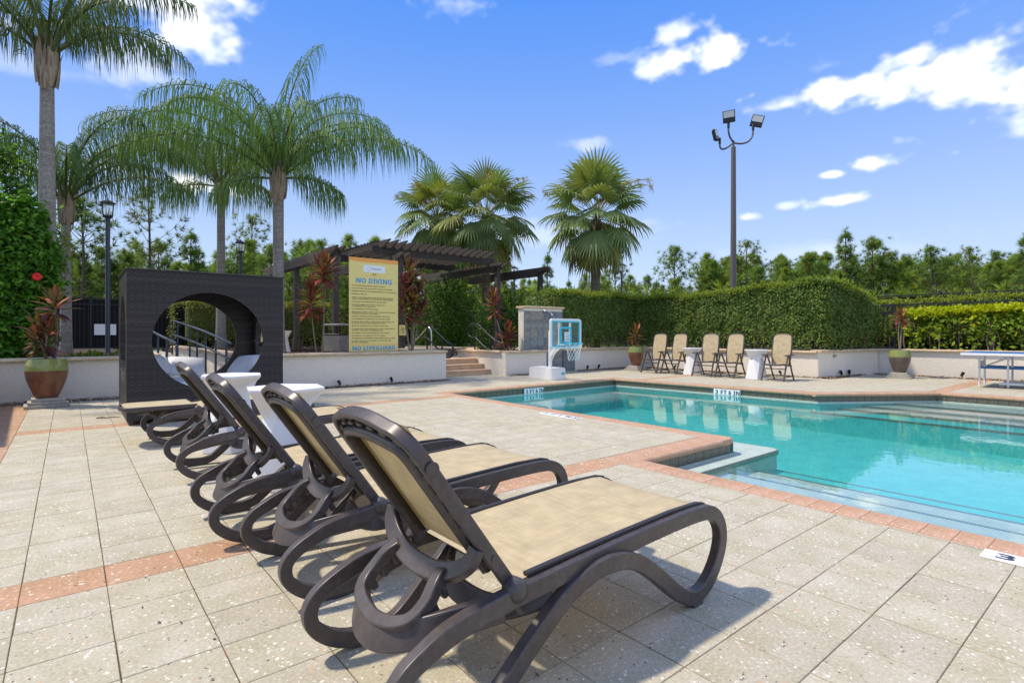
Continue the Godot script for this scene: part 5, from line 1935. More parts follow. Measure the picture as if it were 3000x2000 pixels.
func rail(label: String, paths: Array, posts: Array, r: float, m: Material) -> void:
	var t := thing("handrail", label, "handrail", Vector3.ZERO, 0.0, "handrails of the ramp and the stairs")
	for p in paths:
		var b := MB.new()
		b.tube(spline(p, 4), r, 10)
		part("rail", b, m, t)
	for p in posts:
		var b := MB.new()
		b.tube([p[0], p[1]], r * 0.95, 10)
		part("post", b, m, t)
		b = MB.new()
		b.lathe([Vector2(0.0, 0.012), Vector2(0.045, 0.01), Vector2(0.05, 0)], 14, p[0])
		part("base_plate", b, m, t)

func at_x(x: float, list: Array) -> Array:
	var out := []
	for q in list:
		out.append(Vector3(x, q[1], q[0]))
	return out

func yard() -> void:
	fence_run("black screened fence along the back, left part", Vector2(-9, -23.8), Vector2(21, -23.8), 0.55, 1.85, true)
	fence_run("black screened fence beyond the right hedges", Vector2(21, -23.8), Vector2(21, 5), 0.55, 1.85, true)
	fence_run("black picket fence right behind the yellow green hedge", Vector2(19.5, -6.6), Vector2(19.6, 4), 0.62, 1.42, false)
	fence_run("black picket fence between the tall hedge and the right hedge", Vector2(18.55, -6.5), Vector2(18.75, -5.2), 0.62, 1.35, false)
	rail("black handrail on the right of the stairs", [at_x(9.47, [[-12.54, 0.66], [-13.0, 0.86], [-13.27, 1.03], [-13.47, 1.06], [-13.64, 1.1], [-13.69, 1.2], [-13.68, 1.35], [-13.6, 1.43], [-13.45, 1.45], [-13.17, 1.44], [-12.8, 1.22], [-12.35, 0.98], [-12.15, 0.93], [-12.04, 0.81], [-12.06, 0.65], [-12.2, 0.575], [-12.54, 0.575]])], [[Vector3(9.47, 0, -12.55), Vector3(9.47, 1.09, -12.55)], [Vector3(9.47, 0.445, -13.34), Vector3(9.47, 1.44, -13.34)]], 0.024, M.black)
	rail("black handrail on the left of the stairs, over the wall end", [at_x(7.6, [[-12.42, 0.78], [-12.98, 1.05], [-13.28, 1.08], [-13.42, 1.15], [-13.42, 1.35], [-13.28, 1.43], [-12.93, 1.44], [-12.4, 1.18], [-11.94, 0.95], [-11.75, 0.91], [-11.67, 0.8], [-11.68, 0.66], [-11.82, 0.56], [-12.1, 0.56]])], [[Vector3(7.6, 0.15, -12.96), Vector3(7.6, 1.44, -12.96)], [Vector3(7.6, 0.0, -12.19), Vector3(7.6, 1.06, -12.19)]], 0.024, M.black)
	rail("steel rail of the raised spa, behind the rules sign", [at_x(8.3, [[-15.4, 0.7], [-14.6, 1.1], [-14.25, 1.3], [-14.08, 1.36], [-13.95, 1.28], [-13.91, 1.1], [-13.91, 0.445]])], [[Vector3(8.3, 0.44, -13.91), Vector3(8.3, 1.0, -13.91)]], 0.024, M.steel)
	var rp := []
	for q in [[-18.6, 0.57], [-17.6, 0.48], [-15.67, 0.32], [-14.67, 0.24], [-13.62, 0.15], [-12.57, 0.06], [-11.59, 0.0]]:
		rp.append([Vector3(2.36, q[1], q[0]), Vector3(2.36, q[1] + 0.98, q[0])])
	rail("long ramp handrail seen through the daybed, right side of the ramp", [[Vector3(2.36, 1.55, -18.6), Vector3(2.36, 1.46, -17.1), Vector3(2.36, 1.24, -14.0), Vector3(2.36, 1.03, -11.6), Vector3(2.36, 0.98, -11.2)], [Vector3(2.36, 1.15, -18.6), Vector3(2.36, 1.08, -17.1), Vector3(2.36, 0.9, -14.0), Vector3(2.36, 0.7, -11.4)]], rp, 0.023, M.lamp_blue)
	rail("short ramp handrail at the left side of the ramp", [[Vector3(1.48, 1.45, -17.0), Vector3(1.48, 1.2, -14.43), Vector3(1.48, 1.02, -11.5), Vector3(1.48, 0.98, -11.22), Vector3(1.48, 0.9, -11.14), Vector3(1.48, 0.6, -11.12), Vector3(1.48, 0.05, -11.12)]], [[Vector3(1.48, 0.16, -13.74), Vector3(1.48, 1.16, -13.74)], [Vector3(1.48, 0.05, -12.4), Vector3(1.48, 1.08, -12.4)], [Vector3(1.48, 0.3, -15.4), Vector3(1.48, 1.3, -15.4)]], 0.025, M.lamp_blue)
	# shower wall, each slate tile a piece
	var t := thing("shower_wall", "slate tiled outdoor shower wall behind the basketball hoop", "shower", Vector3(10.28, 0, -12.02))
	var b := MB.new()
	b.box(Vector3(0.79, 0.96, -0.13), Vector3(1.58, 1.92, 0.24), 0.004)
	part("wall_core", b, M.stucco, t)
	rng.seed = 41
	b = MB.new()
	b.box(Vector3.ZERO, Vector3(0.256, 0.256, 0.016), 0.004)
	var tm := b.mesh()
	for j in 7:
		for i in 6:
			part("slate_tile", tm, M.slate[rng.randi() % 5], t, Vector3(0.13 + 0.262 * i, 0.14 + 0.262 * j, -0.003 + r1(0, 0.003)))
	b = MB.new()
	b.sweep([Vector3(-0.05, 1.95, -0.13), Vector3(1.63, 1.95, -0.13)], rr(0.34, 0.065, 0.028, 3), Vector3.UP)
	part("cap_stone", b, M.cap, t)
	b = MB.new()
	b.tube(spline([Vector3(0.72, 1.84, 0.0), Vector3(0.74, 1.85, 0.1), Vector3(0.8, 1.83, 0.2), Vector3(0.86, 1.76, 0.27)], 5), 0.016, 10)
	b.lathe([Vector2(0.03, 0.0), Vector2(0.045, -0.03), Vector2(0.045, -0.045), Vector2(0, -0.046)], 14, Vector3(0.865, 1.76, 0.27))
	part("shower_head", b, M.steel, t)
	b = MB.new()
	for q in [-0.03, 0.05]:
		b.tube(spline([Vector3(-0.005, 1.78 + q, -0.15), Vector3(-0.06, 1.78 + q, -0.15), Vector3(-0.07, 1.72 + q, -0.15)], 4), 0.006, 6)
	part("towel_hook", b, M.white, t)
	# spa
	t = thing("raised_spa", "low raised spa faced with olive grey tiles, above the stairs", "spa", Vector3(7.5, 0.445, -14.95))
	b = MB.new()
	b.box(Vector3(1.37, 0.11, -1.3), Vector3(2.72, 0.22, 2.56))
	part("spa_shell", b, M.spa_tile, t)
	b = MB.new()
	b.box(Vector3.ZERO, Vector3(0.148, 0.108, 0.016), 0.003)
	tm = b.mesh()
	for j in 2:
		for i in 18:
			part("spa_tile", tm, M.spa_tile, t, Vector3(0.085 + i * 0.151, 0.056 + j * 0.111, -0.012 + r1(0, 0.002)))
	b = MB.new()
	b.box(Vector3(1.37, 0.248, -1.3), Vector3(2.8, 0.05, 2.7), 0.018)
	part("spa_coping", b, M.cap, t)
	# litter bin
	t = thing("litter_bin", "grey ribbed litter bin with a dark open top, left of the rules sign", "bin", Vector3(5.75, 0.56, -14.6), 0.5)
	b = MB.new()
	for k in 4:
		var bs := Basis(Vector3.UP, PI * 0.5 * k)
		for i in 14:
			b.box(bs * Vector3(-0.24 + i * 0.037, 0.3, 0.26), Vector3(0.026, 0.52, 0.02), 0.004, bs)
	b.box(Vector3(0, 0.3, 0), Vector3(0.5, 0.54, 0.5))
	part("ribbed_body", b, M.concrete, t)
	b = MB.new()
	for q in [[-1, -1], [1, -1], [1, 1], [-1, 1]]:
		b.box(Vector3(q[0] * 0.22, 0.7, q[1] * 0.22), Vector3(0.06, 0.26, 0.06), 0.005)
	b.box(Vector3(0, 0.58, 0), Vector3(0.54, 0.05, 0.54), 0.008)
	part("hood_posts", b, M.black, t)
	b = MB.new()
	b.box(Vector3(0, 0.85, 0), Vector3(0.56, 0.06, 0.56), 0.02)
	part("hood", b, M.concrete, t)
	# small plates
	t = thing("notice_plate", "plain white plate on the black fence, behind the left lantern post", "sign", Vector3(1.0, 1.31, -23.745))
	b = MB.new()
	b.box(Vector3.ZERO, Vector3(0.62, 0.38, 0.01), 0.002)
	part("plate", b, M.paper, t)
	t = thing("notice_plate", "small yellow notice behind the red plants right of the rules sign", "sign", Vector3(7.62, 1.27, -14.4))
	b = MB.new()
	b.box(Vector3.ZERO, Vector3(0.22, 0.3, 0.01), 0.002)
	part("plate", b, M.sign, t)
	for k in 4:
		b = MB.new()
		b.box(Vector3(0.0, 0.08 - k * 0.05, 0.007), Vector3([0.12, 0.15, 0.1, 0.13][k], 0.016, 0.002))
		part("print_line", b, M.ink, t)
	b = MB.new()
	b.box(Vector3(0, -0.45, -0.015), Vector3(0.04, 0.85, 0.02))
	part("stake", b, M.black, t)
	t = thing("notice_plate", "small white notice on a post right of the rules sign", "sign", Vector3(7.2, 1.0, -14.2))
	b = MB.new()
	b.box(Vector3.ZERO, Vector3(0.3, 0.25, 0.01), 0.002)
	part("plate", b, M.paper, t)
	b = MB.new()
	b.box(Vector3(0, -0.09, 0.006), Vector3(0.26, 0.02, 0.002))
	b.box(Vector3(0, -0.05, 0.006), Vector3(0.2, 0.012, 0.002))
	part("print_line", b, M.navy, t)
	b = MB.new()
	b.box(Vector3(0, -0.3, -0.015), Vector3(0.04, 0.55, 0.02))
	part("stake", b, M.black, t)
	# wall light and garden spots
	t = thing("wall_light", "grey cylindrical step light on the short wall by the hedge corner", "wall light", Vector3(15.95, 0.57, -5.83), 0.16)
	b = MB.new()
	b.lathe([Vector2(0, 0), Vector2(0.05, 0), Vector2(0.05, 0.14), Vector2(0.06, 0.15), Vector2(0.06, 0.2), Vector2(0.045, 0.21), Vector2(0, 0.2)], 18)
	var o := part("housing", b, M.concrete, t)
	o.rotation.z = -PI * 0.5
	b = MB.new()
	b.box(Vector3(0.08, 0, -0.06), Vector3(0.06, 0.05, 0.06), 0.006)
	part("bracket", b, M.concrete, t)
	var spots := [[3.36, -11.6], [4.6, -11.6], [5.85, -11.6], [12.75, -11.8], [15.28, -10.3], [15.28, -9.5], [15.25, -8.2], [15.22, -6.9], [16.2, -5.72], [16.6, -5.66], [18.0, -3.5], [13.3, -11.82]]
	var where := ["left one below the rules sign wall", "middle one below the rules sign wall", "right one below the rules sign wall", "left of the brown pot", "behind the first chair", "behind the second chair", "behind the third chair", "between the fourth chair and the white table", "first at the shaded wall", "second at the shaded wall", "at the right wall beside the grey pot", "beside the brown pot"]
	var first: Node3D = null
	for k in spots.size():
		var lb: String = "small dark garden spotlight at the wall foot, " + where[k]
		var p := Vector3(spots[k][0], 0.0, spots[k][1])
		if first == null:
			first = thing("garden_spotlight", lb, "spotlight", p, 0.0, "garden spotlights along the walls")
			b = MB.new()
			b.lathe([Vector2(0.012, 0), Vector2(0.012, 0.08), Vector2(0, 0.08)], 8)
			part("spike", b, M.black, first)
			b = MB.new()
			b.lathe([Vector2(0, -0.06), Vector2(0.03, -0.05), Vector2(0.038, 0.03), Vector2(0.04, 0.06), Vector2(0.032, 0.062), Vector2(0.028, 0.03), Vector2(0, 0.03)], 14)
			var hh := part("spot_head", b, M.black, first, Vector3(0, 0.11, 0))
			hh.rotation.x = -0.5
		else:
			copy(first, "garden_spotlight", lb, p, k * 0.9, 0.9 if k < 8 else 1.0)
	var tw := MB.new()
	tw.tube(spline([Vector3(0.3, 0.01, -9.44), Vector3(0.36, 0.014, -9.42), Vector3(0.41, 0.01, -9.39), Vector3(0.5, 0.015, -9.36), Vector3(0.56, 0.012, -9.3)], 4), [0.009, 0.008, 0.008, 0.009, 0.011, 0.009, 0.008, 0.007, 0.007, 0.007, 0.006, 0.006, 0.006, 0.005, 0.005, 0.004, 0.002], 6)
	tag(part("twig", tw, M.pine_bark, self), "dark twig lying on the deck left of the daybed", "twig")

# ---------- plants ----------
func tone(q: Array, lo := 0.75, hi := 1.25) -> Color:
	var t := r1(lo, hi)
	return Color(q[0] * t, q[1] * t, q[2] * t)

func frond(b: MB, base: Vector3, dir: Vector3, e0: float, length: float, droop: float, leaf_len: float, green: Array, pairs: int) -> void:
	var pts := []
	var p := base
	var seg := 18
	for i in seg + 1:
		pts.append(p)
		var el := e0 - droop * pow((i + 0.5) / seg, 1.35)
		p += (dir * cos(el) + Vector3.UP * sin(el)) * length / seg
	var rad := []
	for i in seg + 1:
		rad.append(lerpf(0.035, 0.006, float(i) / seg))
	b.col = Color(0.17, 0.19, 0.07)
	b.tube(pts, rad, 5, false)
	var lat := dir.cross(Vector3.UP).normalized()
	for k in pairs:
		var s := 0.17 + 0.82 * k / (pairs - 1)
		for side: float in [-1.0, 1.0]:
			var ss: float = clampf(s + r1(-0.006, 0.006), 0.0, 0.999)
			var fi := ss * seg
			var i0 := int(fi)
			var a: Vector3 = (pts[i0] as Vector3).lerp(pts[mini(i0 + 1, seg)], fi - i0)
			var t: Vector3 = (pts[mini(i0 + 1, seg)] - pts[maxi(i0 - 1, 0)]).normalized()
			var upn := lat.cross(t).normalized()
			if upn.y < 0:
				upn = -upn
			var l := leaf_len * (0.45 + 0.75 * sin(PI * pow(clampf((ss - 0.14) / 0.9, 0, 1), 0.75))) * r1(0.85, 1.15)
			var out := (lat * side * r1(0.6, 0.9) + upn * r1(-0.1, 0.65) + t * r1(0.35, 0.7)).normalized()
			var d2 := (out * 0.3 + Vector3.DOWN * r1(0.7, 1.0)).normalized()
			var d3 := (out * 0.06 + Vector3.DOWN + Vector3(r1(-0.1, 0.1), 0, r1(-0.1, 0.1))).normalized()
			var q0 := a
			var q1 := q0 + out * l * 0.2
			var q2 := q1 + d2 * l * 0.35
			var q3 := q2 + d3 * l * 0.6
			b.col = tone(green, 0.65, 1.3)
			var wide: Vector3 = t if absf(t.dot(d3)) < 0.85 else lat
			wide = (wide + rdir() * 0.6).normalized()
			b.strip([q0, q1, q2, q3], wide, [0.006, 0.0115, 0.01, 0.0])

func queen_palm(label: String, base: Vector3, top: float, r: float, fronds: Array, length: float, leaf_len: float, green: Array, sd: int, lean := Vector3.ZERO) -> Node3D:
	rng.seed = sd
	var t := thing("queen_palm", label, "palm tree", base, 0.0, "feathery palms left of the pool")
	var h := top - base.y
	var b := MB.new()
	var pts := []
	var rad := []
	for i in 21:
		var u := i / 20.0
		pts.append(Vector3(lean.x * u * u, h * u, lean.z * u * u))
		rad.append(r * (1.0 + 0.28 * exp(-u * 14.0)) * lerpf(1.06, 0.86, u) * (1.0 + 0.05 * sin(u * 5.0 + sd)))
	b.tube(pts, rad, 20)
	part("trunk", b, M.palm_trunk, t)
	var tip := Vector3(lean.x, h, lean.z)
	b = MB.new()
	b.lathe([Vector2(r * 0.85, -0.02), Vector2(r * 1.05, 0.05), Vector2(r * 1.38, 0.25), Vector2(r * 1.42, 0.42), Vector2(r * 1.2, 0.62), Vector2(r * 0.8, 0.85), Vector2(0.03, 1.05)], 18, tip)
	for k in 17:
		var a := k * 2.4
		var o := Vector3(cos(a), 0, sin(a))
		var y := 0.05 + 0.5 * rng.randf()
		b.strip([tip + o * r * 1.28 + Vector3(0, y - 0.2, 0), tip + o * r * 1.5 + Vector3(0, y + 0.05, 0), tip + o * r * 1.52 + Vector3(0, y + 0.3, 0), tip + o * r * r1(1.3, 2.0) + Vector3(0, y + r1(0.4, 0.6), 0)], o.cross(Vector3.UP), [r * 0.5, r * 0.45, r * 0.25, 0.01], 0.25)
	var bt: StandardMaterial3D = M.boot.duplicate()
	bt.cull_mode = BaseMaterial3D.CULL_DISABLED
	part("leaf_bases", b, bt, t)
	for f in fronds:
		var a: float = f[0] - YAW
		var dir := Vector3(cos(deg_to_rad(f[0]) - YAW), 0, 0)
		var ph := deg_to_rad(f[0])
		dir = Vector3(cos(ph) * cos(YAW) + sin(ph) * sin(YAW), 0, cos(ph) * sin(YAW) - sin(ph) * cos(YAW))
		b = MB.new()
		frond(b, tip + Vector3(0, 0.55, 0) + dir * r * 0.5, dir, f[1], length * f[2], f[3], leaf_len, green, 78)
		part("frond", b, M.frond, t)
	return t

func fan_leaf(b: MB, base: Vector3, dir: Vector3, el: float, stalk: float, radius: float, green: Array, limp: float) -> void:
	var pts := []
	var p := base
	for i in 7:
		pts.append(p)
		var e := el - 0.5 * pow(i / 6.0, 1.3) * limp
		p += (dir * cos(e) + Vector3.UP * sin(e)) * stalk / 6.0
	b.col = Color(green[0] * 1.4, green[1] * 1.2, green[2])
	b.tube(pts, [0.022, 0.018, 0.016, 0.014, 0.013, 0.012, 0.011], 4, false)
	var hub: Vector3 = pts[6]
	var t: Vector3 = (pts[6] - pts[5]).normalized()
	t = (t + Vector3.DOWN * 0.25 * limp).normalized()
	var lat := t.cross(Vector3.UP).normalized()
	var nn := lat.cross(t).normalized()
	if nn.y < 0:
		nn = -nn
	var count := 32
	var tint := tone(green, 0.75, 1.2)
	for k in count:
		var a := deg_to_rad(-125.0 + 250.0 * k / (count - 1))
		var d := (t * cos(a) + lat * sin(a) - nn * (0.28 * absf(sin(a)) + 0.1)).normalized()
		var l := radius * (1.0 - 0.32 * pow(absf(a) / 2.2, 2.0)) * r1(0.93, 1.05)
		var side := (lat * cos(a) - t * sin(a)).normalized()
		side = (side + nn * (0.45 if k % 2 == 0 else -0.45)).normalized()
		var q1 := hub + d * l * 0.55 + Vector3.DOWN * 0.03 * limp
		var q2 := q1 + (d * 0.85 + Vector3.DOWN * 0.32 * limp).normalized() * l * 0.28
		var q3 := q2 + (d * 0.6 + Vector3.DOWN * r1(0.6, 1.1) * limp).normalized() * l * 0.22
		var w := l * 0.55 * deg_to_rad(250.0 / count) * 0.52
		b.col = tint * r1(0.88, 1.12)
		b.col.a = 1.0
		b.strip([hub, q1, q2, q3], side, [0.004, w, w * 0.55, 0.0])

func fan_palm(label: String, base: Vector3, top: float, count: int, stalk: float, radius: float, sd: int, dead: int) -> void:
	rng.seed = sd
	var t := thing("cabbage_palm", label, "palm tree", base, 0.0, "fan leaved palms behind the terrace")
	var h := top - base.y
	var b := MB.new()
	var pts := []
	var rad := []
	for i in 15:
		var u := i / 14.0
		pts.append(Vector3(0.06 * sin(u * 2.0), h * u, 0))
		rad.append(0.17 + 0.05 * exp(-u * 9.0) + (0.03 if u > 0.75 else 0.0))
	b.tube(pts, rad, 16)
	part("trunk", b, M.sabal_trunk, t)
	b = MB.new()
	for k in 26:
		var a := k * 2.4
		var o := Vector3(cos(a), 0, sin(a))
		var y := h - 0.05 - 1.5 * k / 26.0
		var l := r1(0.25, 0.5)
		b.strip([o * 0.17 + Vector3(0, y - 0.08, 0), o * 0.25 + Vector3(0, y + 0.05, 0), o * (0.22 + l * 0.8) + Vector3(0, y + r1(0.1, 0.3), 0)], o.cross(Vector3.UP), [0.09, 0.06, 0.02], 0.2)
	var bt: StandardMaterial3D = M.sabal_trunk.duplicate()
	bt.cull_mode = BaseMaterial3D.CULL_DISABLED
	part("leaf_bases", b, bt, t)
	var head := Vector3(0.1, h, 0)
	for k in count:
		var u := (k + 0.5) / count
		var a := k * 2.39996 + r1(-0.2, 0.2)
		var el := lerpf(1.5, -0.8, u) + r1(-0.12, 0.12)
		var dir := Vector3(cos(a), 0, sin(a))
		b = MB.new()
		var limp := clampf(1.0 - el * 0.5, 0.25, 1.3)
		var green := [0.2, 0.28, 0.1] if rng.randf() < 0.6 else [0.28, 0.31, 0.1]
		if u > 0.86 and rng.randf() < 0.35:
			green = [0.2, 0.165, 0.09]
		fan_leaf(b, head + Vector3(0, 0.15 * (1.0 - u), 0), dir, el, stalk * r1(0.85, 1.1), radius * r1(0.9, 1.08), green, limp)
		part("fan_leaf", b, M.fan, t)
	for k in dead:
		b = MB.new()
		var a := r1(0, TAU) if k > 0 else 2.6
		fan_leaf(b, head + Vector3(0, -0.25, 0), Vector3(cos(a), 0, sin(a)), -1.15, stalk * 0.55, radius * 0.95, [0.27, 0.125, 0.055], 1.4)
		part("dead_leaf", b, M.fan, t, Vector3.ZERO, "dry orange brown hanging leaf")
	# flower stalks
	for k in 7:
		b = MB.new()
		var a := r1(0, TAU)
		var o := Vector3(cos(a), 0, sin(a))
		var ps := []
		var p := head
		for i in 8:
			ps.append(p)
			var e := 1.2 - 1.5 * i / 7.0
			p += (o * cos(e) + Vector3.UP * sin(e)) * stalk * 0.28
		b.col = Color(0.32, 0.26, 0.1)
		b.tube(ps, 0.014, 4, false)
		for j in 150:
			var i := rng.randi_range(3, 7)
			var s: Vector3 = ps[i] + rdir() * r1(0.0, 0.12)
			b.col = tone([0.42, 0.32, 0.11], 0.6, 1.2)
			b.strip([s, s + (rdir() + Vector3.DOWN * 0.5) * r1(0.1, 0.24)], rdir(), [0.012, 0.004])
		part("flower_stalk", b, M.fan, t)

func pine(sd: int, h: float, bare: float, spread: float, whorls: int, dense: int, conical: float, green: Array) -> Array:
	rng.seed = sd
	var w := MB.new()
	var n := MB.new()
	var pts := []
	var rad := []
	var bend := Vector3(r1(-0.3, 0.3), 0, r1(-0.3, 0.3))
	for i in 9:
		var u := i / 8.0
		pts.append(Vector3(0, h * u, 0) + bend * sin(u * 2.6))
		rad.append(h * 0.0135 * (1.0 - 0.88 * u) + 0.012)
	w.tube(pts, rad, 7)
	var tuft := func(at: Vector3, d: Vector3, size: float) -> void:
		var tint := tone(green, 0.62, 1.35)
		if rng.randf() < 0.06:
			tint = tone([0.2, 0.14, 0.05], 0.7, 1.1)
		for k in dense:
			var o := (rdir() + d * 0.9).normalized()
			var sd2 := o.cross(rdir()).normalized()
			n.col = tint * r1(0.8, 1.2)
			n.col.a = 1.0
			var nn := (o.cross(sd2) * 0.35 + Vector3.UP * 0.7 + o * 0.5 + Vector3(at.x, 0, at.z) * 0.35).normalized()
			var l := size * r1(0.7, 1.15)
			n.tri(at + sd2 * size * 0.036, at - sd2 * size * 0.036, at + o * l + Vector3.DOWN * l * 0.12, nn)
	for k in whorls:
		var u := lerpf(bare, 0.985, (k + r1(0.1, 0.9)) / whorls)
		var c: Vector3 = Vector3(0, h * u, 0) + bend * sin(u * 2.6)
		var v := (u - bare) / (1.0 - bare)
		var shape: float = lerpf(sin(PI * clampf(v * 0.86 + 0.16, 0, 1)), 1.0 - v * 0.93, conical)
		var arms := 5 if v < 0.85 else 3
		var a0 := r1(0, TAU)
		for j in arms:
			if rng.randf() < 0.25:
				continue
			var a := a0 + TAU * j / arms + r1(-0.4, 0.4)
			var o := Vector3(cos(a), 0, sin(a))
			var l := maxf(0.25, spread * shape * r1(0.45, 1.3))
			var el := lerpf(0.1, 1.0, v) + r1(-0.15, 0.25)
			var ps := [c]
			var q := c
			for i in 4:
				q += (o * cos(el) + Vector3.UP * sin(el)) * l / 4.0
				el += 0.14
				ps.append(q)
			w.tube(ps, [0.035 * (1.2 - v) + 0.008, 0.02, 0.014, 0.01, 0.006], 4, false)
			for i in range(2, 5):
				if i == 4 or rng.randf() < 0.45:
					tuft.call(ps[i], (o + Vector3.UP * 0.6).normalized(), 0.5)
				for e in 2:
					if rng.randf() < 0.45:
						continue
					var tw: Vector3 = ps[i] + (o.cross(Vector3.UP) * r1(-1, 1) + Vector3.UP * r1(-0.2, 0.5)) * l * 0.5
					tuft.call(tw, (tw - c).normalized(), 0.46)
	for k in 3:
		tuft.call(pts[8] + Vector3(r1(-0.12, 0.12), -0.28 * k, r1(-0.12, 0.12)), Vector3.UP, 0.45 + 0.08 * k)
	return [w.mesh(), n.mesh()]

func pines() -> void:
	var kinds := []
	kinds.append(pine(1, 9.0, 0.42, 2.1, 11, 24, 0.35, [0.17, 0.265, 0.075]))
	kinds.append(pine(2, 9.5, 0.14, 2.2, 17, 22, 0.85, [0.16, 0.255, 0.075]))
	kinds.append(pine(3, 8.0, 0.22, 2.2, 14, 23, 0.5, [0.205, 0.295, 0.075]))
	kinds.append(pine(4, 10.5, 0.5, 2.6, 9, 22, 0.1, [0.2, 0.26, 0.09]))
	kinds.append(pine(5, 7.0, 0.1, 2.0, 14, 23, 0.75, [0.22, 0.315, 0.07]))
	kinds.append(pine(6, 8.5, 0.3, 2.5, 11, 24, 0.3, [0.18, 0.275, 0.085]))
	var heights := [9.0, 9.5, 8.0, 10.5, 7.0, 8.5]
	var protos := []
	var place := func(kind: int, p: Vector3, h: float, turn: float, label: String, group: String) -> void:
		var s: float = h / heights[kind]
		if protos.size() <= kind or protos[kind] == null:
			while protos.size() <= kind:
				protos.append(null)
			var t := thing("pine_tree", label, "pine tree", p, turn, group)
			part("trunk", kinds[kind][0], M.pine_bark, t)
			part("crown", kinds[kind][1], M.needles, t)
			t.scale = Vector3.ONE * s
			protos[kind] = t
		else:
			copy(protos[kind], "pine_tree", label, p, turn, s).set_meta("group", group)
	# the ones whose crowns stand out against the sky
	for q in [[1, 50.0, -17.3, 9.6, "tallest pointed pine of the right wood, first above the hedge end"], [0, 51.8, -15.8, 8.9, "open crowned pine just right of the tallest pine"], [5, 55.2, -13.0, 8.0, "round topped pine in the middle of the right wood"], [3, 57.8, -10.9, 7.9, "flat topped pine near the right edge of the wood"], [1, 54.2, -7.0, 8.2, "pointed pine at the right edge of the picture"], [5, 43.3, -29.2, 8.8, "broad pine alone left of the floodlight pole"], [3, 48.5, -24.9, 9.3, "thin open pine just right of the floodlight pole"], [1, 46.0, -26.9, 7.9, "small pointed pine just left of the floodlight pole"], [3, 3.5, -38.5, 9.4, "crooked open pine between the left palms, dark limbs on the sky"], [1, 6.3, -41.3, 7.8, "pointed young pine left of the slim palm trunk"], [3, 9.5, -38.8, 8.6, "open pine seen between the two middle palm trunks"], [5, 0.3, -38.5, 8.4, "bushy pine behind the left lantern post"], [2, 14.4, -34.7, 7.4, "pine top showing over the left beam of the pergola"], [0, 12.6, -38.8, 7.4, "loose pine right of the second palm trunk"], [5, 39.2, -32.5, 7.6, "pine right of the single cabbage palm, by the distant lantern"], [1, 30.8, -32.9, 7.6, "pine behind the right end of the pergola"], [2, 26.0, -33.0, 7.2, "pine between the cabbage palms"], [0, 47.6, -19.2, 7.6, "loose pine at the left end of the right wood"]]:
		place.call(q[0], Vector3(q[1], 0.2, q[2]), q[3], q[1] * 1.7, q[4], "pines standing out above the fence")
	rng.seed = 700
	for k in 84:
		var u := k / 83.0
		var d := r1(44, 64)
		var lat := lerpf(0.34, 1.02, u) * d + r1(-1.0, 1.0)
		var p := Vector3(sin(YAW) * d + cos(YAW) * lat, 0.2, -cos(YAW) * d + sin(YAW) * lat)
		place.call([1, 2, 4, 5, 0, 2][rng.randi() % 6], p, r1(6.4, 8.3) * d / 50.0, r1(0, TAU), "%s in the wood behind the right hedges, %s" % [["bushy pine", "low pointed pine", "loose pine", "pointed pine", "open pine", "bushy pine"][rng.randi() % 6], ["above the hedge end", "above the grey pot", "left of the table tennis table", "above the table tennis table"][mini(3, int(u * 4.0))]], "pines of the right wood")
	for k in 50:
		var d := r1(40, 60)
		var lat := lerpf(-0.1, 0.4, k / 49.0) * d
		var p := Vector3(sin(YAW) * d + cos(YAW) * lat, 0.2, -cos(YAW) * d + sin(YAW) * lat)
		place.call([2, 4, 4, 5, 1][rng.randi() % 5], p, r1(4.3, 6.4) * d / 50.0, r1(0, TAU), "%s in the sparse wood, %s" % [["low pine", "bushy pine", "loose pine"][rng.randi() % 3], ["behind the pergola", "behind the cabbage palms", "left of the floodlight pole", "right of the floodlight pole"][mini(3, int(k / 12.5))]], "pines behind the long hedge and the pergola")
	for k in 74:
		var d := r1(29, 46)
		var lat := lerpf(-0.98, -0.06, k / 73.0) * d
		var p := Vector3(sin(YAW) * d + cos(YAW) * lat, 0.2, -cos(YAW) * d + sin(YAW) * lat)
		if p.z > -26.5:
			p.z = -26.5 - r1(0, 5)
		place.call([2, 4, 5, 0, 1][rng.randi() % 5], p, r1(5.0, 7.3) * d / 36.0, r1(0, TAU), "%s behind the black fence, %s" % [["bushy pine", "low pine", "loose pine", "leaning pine"][rng.randi() % 4], ["left of the lantern post", "right of the lantern post", "behind the daybed", "between the two middle palms", "left of the pergola"][mini(4, int(k / 14.8))]], "pines behind the left fence")
	# low scrub closing the gaps between the trunks
	var tuft := MB.new()
	for k in 16:
		var o := (rdir() + Vector3.UP * 0.5).normalized()
		var sd2 := o.cross(rdir()).normalized()
		tuft.tri(sd2 * 0.03, -sd2 * 0.03, o * r1(0.35, 0.55), (o + Vector3.UP).normalized())
	var xf := []
	var cols := []
	for k in 13000:
		var d := r1(34, 64)
		var lat := r1(-1.0, 1.05) * d
		var p := Vector3(sin(YAW) * d + cos(YAW) * lat, 0.0, -cos(YAW) * d + sin(YAW) * lat)
		if p.z > -26.0 and p.x < 24.0:
			continue
		p.y = r1(0.2, 1.0) + pow(rng.randf(), 1.3) * 3.4
		xf.append(Transform3D(Basis.from_euler(Vector3(r1(-0.4, 0.4), r1(0, TAU), r1(-0.4, 0.4))).scaled(Vector3.ONE * r1(0.8, 1.7)), p))
		cols.append(tone([0.2, 0.27, 0.07], 0.5, 1.4))
	many("woodland_scrub", tuft.mesh(), M.needles, xf, cols, self)

